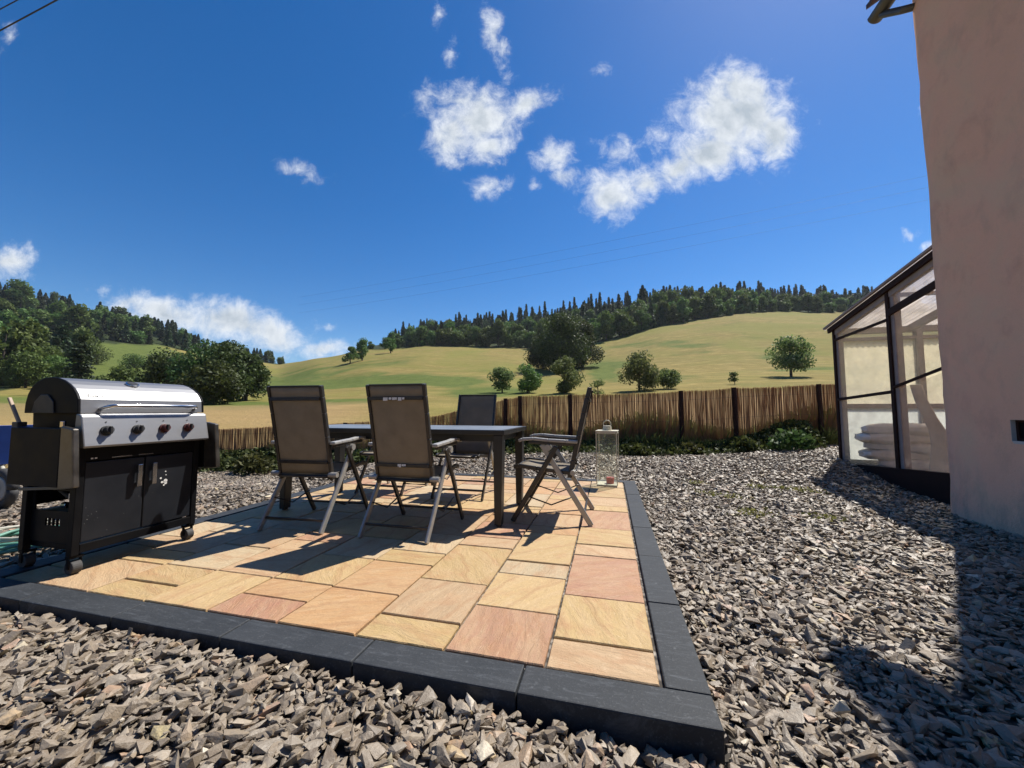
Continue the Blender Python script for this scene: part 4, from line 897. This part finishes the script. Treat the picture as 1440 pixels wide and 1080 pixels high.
# ------------------------------------------------------------------ chairs
CH = 'folding high-back garden chairs round the table'
def make_chair(label):
    t = thing('garden_chair', label, 'chair', (0, 0, 0), 0, CH)
    def yb(z): return -.155-(z-.40)*.225-.03*max(0, z-.85)          # line of the backrest
    for s in (-1, 1):
        m = MB(); zs = [.36, .5, .7, .88, 1.0, 1.085]
        for a, b in zip(zs, zs[1:]): m.bar((s*.222, yb(a), a), (s*.222, yb(b), b), .024, .036, (0, 1, 0))
        m.build('back_frame', 'frame_dark', t, .006)
        MB().bar((s*.255, .075, .625), (s*.258, -.315, .0), .022, .042, (0, 1, 0)).build('leg', 'leg_taupe', t, .007)
        MB().bar((s*.272, -.045, .61), (s*.27, .315, .0), .020, .040, (0, 1, 0)).build('leg', 'frame_dark', t, .007)
        m = MB(); pts = [(-.215, .648), (-.12, .652), (.02, .658), (.14, .668), (.235, .662), (.262, .648)]
        for a, b in zip(pts, pts[1:]): m.bar((s*.258, a[0], a[1]), (s*.258, b[0]+.002, b[1]), .046, .024)
        arm = m.build('armrest', 'arm_grey', t, .006)
        MB().bar((s*.26, -.19, .628), (s*.26, .18, .64), .024, .024).build('arm_rail', 'frame_dark', arm, .004)
        m = MB(); sp = [(-.185, .395), (-.05, .405), (.12, .425), (.27, .443), (.315, .43)]
        for a, b in zip(sp, sp[1:]): m.bar((s*.226, a[0], a[1]), (s*.226, b[0], b[1]), .022, .032)
        m.build('seat_frame', 'frame_dark', t, .005)
        MB().tube([(s*.235, .20, .20), (s*.24, .0, .14), (s*.24, -.19, .22)], .006, 6).build('fold_link', 'frame_dark', t, smooth=True)
        MB().tube([(s*.214, -.175, .405), (s*.284, -.175, .405)], .02, 12).build('hinge', 'leg_taupe', t); MB().tube([(s*.235, .02, .60), (s*.292, .02, .60)], .026, 12).build('pivot', 'leg_taupe', t)
    # one sheet of sling fabric for the back, one for the seat, both sagging a little
    def sheet(fn, nu, nv, th):
        V = []; F = []
        for sgn in (0, 1):
            for j in range(nv+1):
                for i in range(nu+1):
                    x, y, z, nx = fn(i/nu*2-1, j/nv); V.append((x, y+sgn*th*nx[0], z+sgn*th*nx[1]))
        K = (nu+1)*(nv+1)
        for j in range(nv):
            for i in range(nu):
                a = j*(nu+1)+i; F += [(a, a+1, a+nu+2, a+nu+1), (K+a, K+a+nu+1, K+a+nu+2, K+a+1)]
        for i in range(nu): F += [(i, K+i, K+i+1, i+1), (nv*(nu+1)+i, nv*(nu+1)+i+1, K+nv*(nu+1)+i+1, K+nv*(nu+1)+i)]
        return MB().add(V, F)
    def fb(u, v):
        z = .405+v*.672; return u*.212, yb(z)-.016*(1-u*u)*math.sin(math.pi*min(1, v*.95+.05)), z, (-1, 0)
    sheet(fb, 10, 14, .004).build('backrest', 'fabric', t, smooth=True)
    def fs(u, v):
        y = -.175+v*.475; z = .405+.04*v+(-.012*(v > .98)); return u*.216, y, z-.026*(1-u*u)*math.sin(math.pi*v), (0, -1)
    sheet(fs, 10, 10, .004).build('seat', 'fabric', t, smooth=True)
    for z in (.985, .50):
        MB().bar((-.212, yb(z)-.02, z), (.212, yb(z)-.02, z), .012, .026, (0, 0, 1)).build('crossbar', 'frame_dark', t, .003)
    MB().bar((-.212, yb(1.08), 1.08), (.212, yb(1.08), 1.08), .016, .014).build('top_rail', 'frame_dark', t, .004)
    MB().bar((-.255, -.262, .085), (.255, -.262, .085), .018, .018).build('stretcher', 'frame_dark', t, .004)
    MB().bar((-.265, .262, .09), (.265, .262, .09), .018, .018).build('stretcher', 'frame_dark', t, .004)
    MB().tube([(-.22, .30, .425), (.22, .30, .425)], .012, 8).build('seat_bar', 'frame_dark', t, smooth=True); MB().tube([(-.22, -.18, .39), (.22, -.18, .39)], .012, 8).build('seat_bar', 'frame_dark', t, smooth=True)
    MB().tube([(-.10, .17, .385), (-.09, -.02, .335), (.09, -.02, .335), (.10, .17, .385)], .006, 6).build('fold_rod', 'frame_dark', t, smooth=True)
    return t
c1 = make_chair('taupe sling chair nearest the grill, its back turned to the viewer'); c1.location = (-2.325, 2.72, 0); c1.rotation_euler = (0, 0, R(4))
def place_chair(lab, x, y, rz):
    c = copy_tree(c1); c.location = (x, y, 0); c.rotation_euler = (0, 0, R(rz)); c['label'] = lab; return c
c2 = place_chair('taupe sling chair in the middle foreground with back turned and a torn white tag', -1.467, 2.745, 0)
c3 = place_chair('taupe sling chair on the far side of the table facing the viewer', -1.51, 3.995, 180)
c4 = place_chair('sling chair beyond the table almost hidden behind the middle foreground chair', -2.40, 3.985, 180)
c5 = place_chair('taupe sling chair at the right end of the table seen from its side', -.47, 3.375, 91)
rd = random.Random(2)
for ch_, z0 in ((c2, .985), (c2, .505)):
    m = MB(); x = -.09 if z0 > .9 else -.03
    for k in range(7 if z0 > .9 else 4):
        w = rd.uniform(.008, .028); hh = rd.uniform(.006, .018); yy = -.155-(z0-.40)*.225-.03*max(0, z0-.85)-.0345
        m.box(x, x+w, yy, yy+.0015, z0-hh, z0+.006); x += w+rd.uniform(-.002, .012)
    m.build('torn_tag', 'tag_white', ch_)

# ------------------------------------------------------------------ table
def build_table():
    x0, x1, y0, y1, h = -2.93, -.795, 2.885, 3.72, .745
    t = thing('garden_table', 'long dark slate-grey dining table standing between the sling chairs', 'table', ((x0+x1)/2, (y0+y1)/2, 0)); cx, cy = (x0+x1)/2, (y0+y1)/2
    hx, hy = (x1-x0)/2, (y1-y0)/2
    MB().box(-hx+.03, hx-.03, -hy+.03, hy-.03, h-.02, h+.001).build('top', 'table_top', t, .002)
    fr = MB(); fr.box(-hx, hx, -hy, -hy+.028, h-.038, h).box(-hx, hx, hy-.028, hy, h-.038, h).box(-hx, -hx+.028, -hy+.0285, hy-.0285, h-.038, h).box(hx-.028, hx, -hy+.0285, hy-.0285, h-.038, h)
    fr.build('rim', 'table_frame', t, .004)
    ap = MB(); a = .07; ap.box(-hx+a, hx-a, -hy+a, -hy+a+.025, h-.095, h-.0385).box(-hx+a, hx-a, hy-a-.025, hy-a, h-.095, h-.0385).box(-hx+a, -hx+a+.025, -hy+a+.026, hy-a-.026, h-.095, h-.0385).box(hx-a-.025, hx-a, -hy+a+.026, hy-a-.026, h-.095, h-.0385)
    ap.build('apron', 'table_frame', t, .003)
    for sx in (-1, 1):
        for sy in (-1, 1):
            m = MB(); kx = sx*(hx-.055); ky = sy*(hy-.06)
            m.bar((kx, ky, .012), (kx, ky, h-.0385), .056, .075, (0, 1, 0), .075, .10)
            lg = m.build('leg', 'table_frame', t, .006); MB().tube([(kx, ky, 0), (kx, ky, .0115)], .022, 10).build('foot', 'rubber', lg)
build_table()

# ------------------------------------------------------------------ gas grill (faces +X)
def build_grill():
    t = thing('gas_grill', 'four-burner gas grill with stainless lid and black cabinet on castors', 'grill', (-3.08, 1.82, 0))
    W = .325
    def part(name, mb, mat, bevel=.003, parent=t, **k): return mb.build(name, mat, parent, bevel, **k)
    for sx in (-1, 1):
        for sy in (-1, 1):
            x, y = sx*.195, sy*.295
            c = part('castor', MB().tube([(x-.0, y-.022, .036), (x, y+.022, .036)], .036, 22), 'rubber', .004)
            part('fork', MB().box(x-.012, x+.012, y-.029, y-.024, .03, .085).box(x-.012, x+.012, y+.024, y+.029, .03, .085).box(x-.02, x+.02, y-.03, y+.03, .0855, .1), 'black_paint', parent=c)
    for sx, sy in ((-1, -1), (-1, 1), (1, -1), (1, 1)):
        part('leg_post', MB().box(sx*.2-.022, sx*.2+.022, sy*.308-.017, sy*.308+.017, .101, .70), 'black_paint')
    part('bottom_shelf', MB().box(-.19, .195, -.289, .289, .118, .150), 'black_paint')
    part('bottom_rail', MB().box(.196, .222, -.29, .29, .110, .158), 'black_paint')
    part('top_rail', MB().box(.180, .212, -.29, .29, .612, .70), 'black_paint')
    # small slots in the top rail
    for ya, yb_ in ((-.265, -.255), (-.248, -.238)): part('slot', MB().box(.2125, .2145, ya, yb_, .622, .630), 'tag_white', 0)
    for ya, yb_ in ((-.17, -.07), (-.035, .045)): part('slot', MB().box(.2125, .2145, ya, yb_, .6195, .6255), 'chrome', 0)
    # left side panel with a window and four vents, made of strips
    y = -.300
    sp = MB().box(-.178, .178, y, y+.008, .155, .246).box(-.178, .178, y, y+.008, .287, .330).box(-.178, .178, y, y+.008, .445, .70).box(-.178, -.155, y, y+.008, .33, .445).box(.128, .178, y, y+.008, .33, .445)
    vx = [-.045, -.012, .021, .054]
    sp.box(-.178, vx[0]-.011, y, y+.008, .246, .287).box(vx[3]+.011, .178, y, y+.008, .246, .287)
    for a, b in zip(vx, vx[1:]): sp.box(a+.011, b-.011, y, y+.008, .246, .287)
    part('side_panel', sp, 'black_paint', 0)
    part('side_panel', MB().box(-.178, .178, .292, .30, .155, .70), 'black_paint')
    part('back_panel', MB().box(-.19, -.182, -.29, .29, .35, .70), 'black_paint')
    part('gas_hose', MB().tube([(-.14, -.22, .44), (-.02, -.24, .41), (.06, -.23, .37), (.11, -.2, .36), (.12, -.12, .42), (.05, .0, .5)], .012, 8), 'rubber', 0, smooth=True)
    part('regulator', MB().tube([(.07, -.245, .385), (.07, -.245, .425)], .026, 14).tube([(-.02, -.245, .35), (.02, -.245, .35)], .018, 12), 'chrome', .003)
    part('tray', MB().box(-.15, .17, -.285, .28, .318, .326), 'zinc')
    # doors with handles
    for s in (-1, 1):
        ya, yb_ = (-.288, -.0035) if s < 0 else (.0035, .288)
        d = part('door', MB().box(.197, .217, ya, yb_, .166, .606), 'door_paint', .004)
        hy = s*.040
        part('handle', MB().box(.232, .246, hy-.012, hy+.012, .430, .565).box(.2175, .2315, hy-.009, hy+.009, .44, .456).box(.2175, .2315, hy-.009, hy+.009, .539, .555), 'chrome', .003, parent=d)
        if s > 0:
            sm = MB(); rr = random.Random(8)
            for k in range(8):
                yy = .115+rr.gauss(0, .012); zz = .42+rr.gauss(0, .03); q = rr.uniform(.003, .012); sm.tube([(.2174, yy, zz), (.2182, yy, zz)], q, 7)
            part('splash', sm, 'tag_white', 0, parent=d)
    # fire box, slanted control panel
    part('fire_box', MB().prism([(.19, .702), (.205, .935), (-.215, .935), (-.19, .702)], -.315, .315), 'black_paint', .004)
    cp = MB().prism([(.196, .698), (.284, .690), (.288, .703), (.250, .868), (.232, .880), (.2065, .880)], -.340, .340)
    cpo = part('control_panel', cp, 'steel', .006)
    nrm = Vector((.165, 0, .038)).normalized()
    for k, y in enumerate((-.235, -.085, .06, .205)):
        c = Vector((.2695, y, .783)); red = k >= 2
        kb = part('knob', MB().tube([c-nrm*.002, c+nrm*.010], .029, 26).tube([c+nrm*.0101, c+nrm*.034], [.022, .019], 22), 'red_enamel' if red else 'black_plastic', .002, parent=cpo)
        part('grip', MB().bar(c+nrm*.034+Vector((0, 0, -.019)), c+nrm*.034+Vector((0, 0, .019)), .011, .018, nrm), 'black_plastic', .002, parent=cpo)
        part('mark', MB().bar(c+nrm*.002+Vector((-.0106, 0, .046)), c+nrm*.0035+Vector((-.0120, 0, .052)), .005, .0015, nrm), 'print_black', 0, parent=cpo)
    # lid
    prof = [(.222, .884), (.214, .962), (.196, .992), (.168, 1.022), (.13, 1.048), (.085, 1.070), (.035, 1.084), (-.02, 1.089), (-.075, 1.084), (-.13, 1.066), (-.175, 1.036), (-.205, .995), (-.222, .94), (-.225, .884)]
    ins = [(x*.975, .884+(z-.884)*.975-.0) for x, z in prof][::-1]
    lid = part('lid', MB().prism(prof+ins, -.330, .330), 'steel', .003)
    for s in (-1, 1):
        sd_ = MB().prism([(x*1.012, .884+(z-.884)*1.012) for x, z in prof], s*.3305, s*.3425); part('lid_side', sd_, 'black_paint', .004, parent=lid)
        part('hinge_cover', MB().prism([(.04, .884), (.03, .95), (-.02, .99), (-.08, .99), (-.13, .95), (-.15, .884)], s*.343, s*.350), 'black_plastic', .004)
    hp = []
    for k in range(9):
        a = math.pi/2*k/8; hp.append((.222+.05*math.sin(a), -.245+.05*(1-math.cos(a))-.0, .905+.022*math.sin(a)))
    hp = hp+[(x, -y-.03+.06, z) for x, y, z in hp[::-1]]
    part('handle', MB().tube(hp, .0105, 12), 'chrome', 0, parent=lid, smooth=True)
    # thermometer on the curve
    p0 = Vector((.106, -.03, 1.058)); tn = Vector((.46, 0, .89)).normalized()
    part('thermometer', MB().tube([p0, p0+tn*.014], .034, 26), 'chrome', .004, parent=lid); part('dial', MB().tube([p0+tn*.0141, p0+tn*.0155], .027, 24), 'black_plastic', 0, parent=lid)
    fc = bpy.data.curves.new('lettering', 'FONT'); fc.body = 'Enders'; fc.size = .026; fc.shear = .25; fc.extrude = .0006; fc.align_x = 'CENTER'
    fo = bpy.data.objects.new('lettering', fc); COL.objects.link(fo); fc.materials.append(M['print_black']); lm = bpy.data.meshes.new_from_object(fo); bpy.data.objects.remove(fo); fo = bpy.data.objects.new('lettering', lm); COL.objects.link(fo); fo.parent = lid
    fo.matrix_local = Matrix(((0, -.515, .857, .2068), (1, 0, 0, -.262), (0, .857, .515, .9775), (0, 0, 0, 1)))
    # folded side shelves hanging down at both sides
    for s in (-1, 1):
        y0 = s*.372; ya, yb_ = sorted((y0, y0+s*.022))
        sh = part('side_shelf', MB().box(-.215, .205, ya, yb_, .485, .805), 'black_paint', .006)
        part('shelf_edge', MB().prism([(.206, .815), (.30, .80), (.335, .49), (.215, .478)], ya-.004, yb_+.004), 'steel_dark', .006, parent=sh)
        part('shelf_bracket', MB().box(-.17, -.14, min(s*.3435, y0), max(s*.3435, y0), .78, .80).box(.14, .17, min(s*.3435, y0), max(s*.3435, y0), .78, .80), 'zinc', .003)
        part('shelf_stay', MB().bar((-.17, s*.36, .455), (.2, s*.36, .480), .012, .016), 'zinc', .002)
    part('burner_bolt', MB().tube([(.15, -.36, .806), (.15, -.36, .84)], .012, 12), 'chrome', .002)
build_grill()
# utensil laid on the folded shelf
t = thing('grill_brush', 'thin brush with a wooden handle propped upright on the grill side', 'brush', (-3.225, 1.43, .807))
MB().bar((-.006, 0, .02), (-.115, .0, .165), .016, .014).build('handle', 'utensil_wood', t, .004)
MB().box(-.03, .02, -.02, .02, 0, .028).build('head', 'black_plastic', t, .004)

# ------------------------------------------------------------------ lantern, candle
def build_lantern():
    t = thing('lantern', 'tall glass lantern with a pale cream frame on the patio corner', 'lantern', (-.03, 4.86, .003), R(-6)); a = .118; h = .64
    MB().box(-a, a, -a, a, 0, .018).build('base', 'cream_metal', t, .003)
    for sx in (-1, 1):
        for sy in (-1, 1): MB().box(sx*a-.005, sx*a+.005, sy*a-.005, sy*a+.005, .0185, h).build('corner_post', 'cream_metal', t, .002)
    rim = MB()
    for s in (-1, 1): rim.box(-a+.0075, a-.0075, s*a-.006, s*a+.006, h-.02, h-.001).box(s*a-.006, s*a+.006, -a+.0075, a-.0075, h-.02, h-.001)
    rim.build('rim', 'cream_metal', t, .002)
    for s in (-1, 1):
        MB().box(-a+.008, a-.008, s*a-.0015, s*a+.0015, .0185, h-.0205).build('pane', 'glass_lantern', t); MB().box(s*a-.0015, s*a+.0015, -a+.008, a-.008, .0185, h-.0205).build('pane', 'glass_lantern', t)
    MB().box(-a-.01, a+.01, -a-.01, a+.01, h+.0005, h+.014).build('top_plate', 'cream_metal', t, .004)
    MB().tube([(0, 0, h+.0145), (0, 0, h+.07)], [.055, .048], 18).build('chimney', 'cream_metal', t, .003)
    ring = [(math.cos(x)*.045, 0, h+.085+math.sin(x)*.05) for x in np.linspace(-.35, math.pi+.35, 16)]
    MB().tube(ring, .005, 8).build('ring_handle', 'cream_metal', t, smooth=True)
    c = MB().tube([(0, 0, 0), (0, 0, .07), (0, 0, .073)], [.045, .045, .04], 20).build('candle', 'candle_wax', bevel=.003); c.location = (-.005, 4.85, .0215)
    tag(c, 'short red candle standing inside the glass lantern', 'candle')
    MB().tube([(0, 0, .0735), (.002, 0, .09)], .0015, 6).build('wick', 'black_plastic', c)
build_lantern()

# ------------------------------------------------------------------ left edge: wheelbarrow and hose
def build_left():
    bx, by = -6.2, 2.4; t = thing('wheelbarrow', 'blue wheelbarrow at the left picture edge behind the grill', 'wheelbarrow', (bx, by, float(gz(bx, by))), 0)
    V = [(-.45,-.30,.70),(.40,-.30,.78),(.40,.30,.78),(-.45,.30,.70),(-.22,-.2,.40),(.22,-.2,.38),(.22,.2,.38),(-.22,.2,.40)]
    Vi = [(x*.97, y*.97, z+.008 if k > 3 else z) for k, (x, y, z) in enumerate(V)]
    MB().add(V+Vi, [(4,5,6,7),(0,1,5,4),(1,2,6,5),(2,3,7,6),(3,0,4,7),(8,9,13,12),(9,10,14,13),(10,11,15,14),(11,8,12,15),(12,13,14,15),(0,8,9,1),(1,9,10,2),(2,10,11,3),(3,11,8,0)]).build('tray', 'blue_paint', t, .004)
    for s in (-1, 1):
        MB().tube([(.62, s*.05, .19), (.2, s*.16, .36), (-.35, s*.22, .42), (-.95, s*.28, .55)], .017, 10).build('handle_bar', 'hose_pale', t, smooth=True)
        MB().tube([(-.25, s*.2, .40), (-.38, s*.22, .02)], .016, 8).build('leg', 'hose_pale', t)
    w = MB(); ring = [(.62+.15*math.cos(a), 0, .19+.15*math.sin(a)) for a in np.linspace(0, 2*math.pi, 25)]; w.tube(ring, .04, 10); wo = w.build('wheel', 'rubber', t, smooth=True)
    MB().tube([(.62, -.035, .19), (.62, .035, .19)], .115, 22).build('rim', 'arm_grey', wo, .01)
    pts = []
    for k in range(90):
        a = k*.28; q = .26+.05*math.sin(k*.37); x = -3.86+q*math.cos(a); y = 1.78+q*.9*math.sin(a); pts.append((x, y, float(gz(x, y))+.03+.012*(k/22)+.01*math.sin(k)))
    o = MB().tube(pts, .0115, 8).build('garden_hose', 'hose_green', smooth=True); tag(o, 'coiled green garden hose lying on the gravel left of the grill', 'hose')
    pts = []
    for k in range(60):
        a = k*.25+1; q = .30+.06*math.sin(k*.5); x = -3.92+q*math.cos(a); y = 1.92+q*.8*math.sin(a); pts.append((x, y, float(gz(x, y))+.085+.012*(k/22)+.012*math.sin(k*.7)))
    o = MB().tube(pts, .009, 8).build('garden_hose', 'hose_pale', smooth=True); tag(o, 'pale hose looped loosely on top of the green one left of the grill', 'hose')
build_left()

# ------------------------------------------------------------------ overhead cables
def wpt(px, py, D):
    u, f, up = ray(px, py); k = D/f; x, y = from_cam(u*k, D); return (x, y, EYE+up*k)
def cable(name, lab, a, b, r, grp, sag=.0):
    a = Vector(a); b = Vector(b); pts = [a.lerp(b, i/24)-Vector((0, 0, sag*4*(i/24)*(1-i/24))) for i in range(25)]
    o = MB().tube(pts, r, 6).build(name, 'cable', smooth=True); tag(o, lab, 'cable', grp)
G1 = 'cables crossing the upper left sky'
cable('overhead_cable', 'lower of two dark cables crossing the upper left corner of the sky', wpt(-340, 226, 14), wpt(260, -97, 9), .018, G1)
cable('overhead_cable', 'upper of two dark cables crossing the upper left corner of the sky', wpt(-340, 195, 14), wpt(260, -126, 9), .014, G1)
G2 = 'faint cables in the right-hand sky'
for dy, lab in ((0, 'uppermost of three faint thin cables in the sky beside the house'), (18, 'middle of three faint thin cables in the sky beside the house'), (37, 'lowest of three faint thin cables in the sky beside the house')):
    cable('power_line', lab, wpt(420, 418+dy*.6, 150), wpt(1500, 205+dy, 70), .014, G2, 1.5)

# ------------------------------------------------------------------ haze in the valley air
def build_haze():
    o = MB().box(-1100, 1100, -1100, 1100, -2.6, 215).build('haze', 'pale_paint'); m = bpy.data.materials.new('valley_haze'); m.use_nodes = True; nt = m.node_tree; nt.nodes.clear()
    out = nt.nodes.new('ShaderNodeOutputMaterial'); v = nt.nodes.new('ShaderNodeVolumePrincipled'); v.inputs['Color'].default_value = (.86, .92, 1, 1); v.inputs['Density'].default_value = HAZE; v.inputs['Anisotropy'].default_value = .2
    nt.links.new(v.outputs[0], out.inputs['Volume']); o.data.materials.clear(); o.data.materials.append(m); tag(o, kind='stuff')
HAZE = .00010
build_haze()
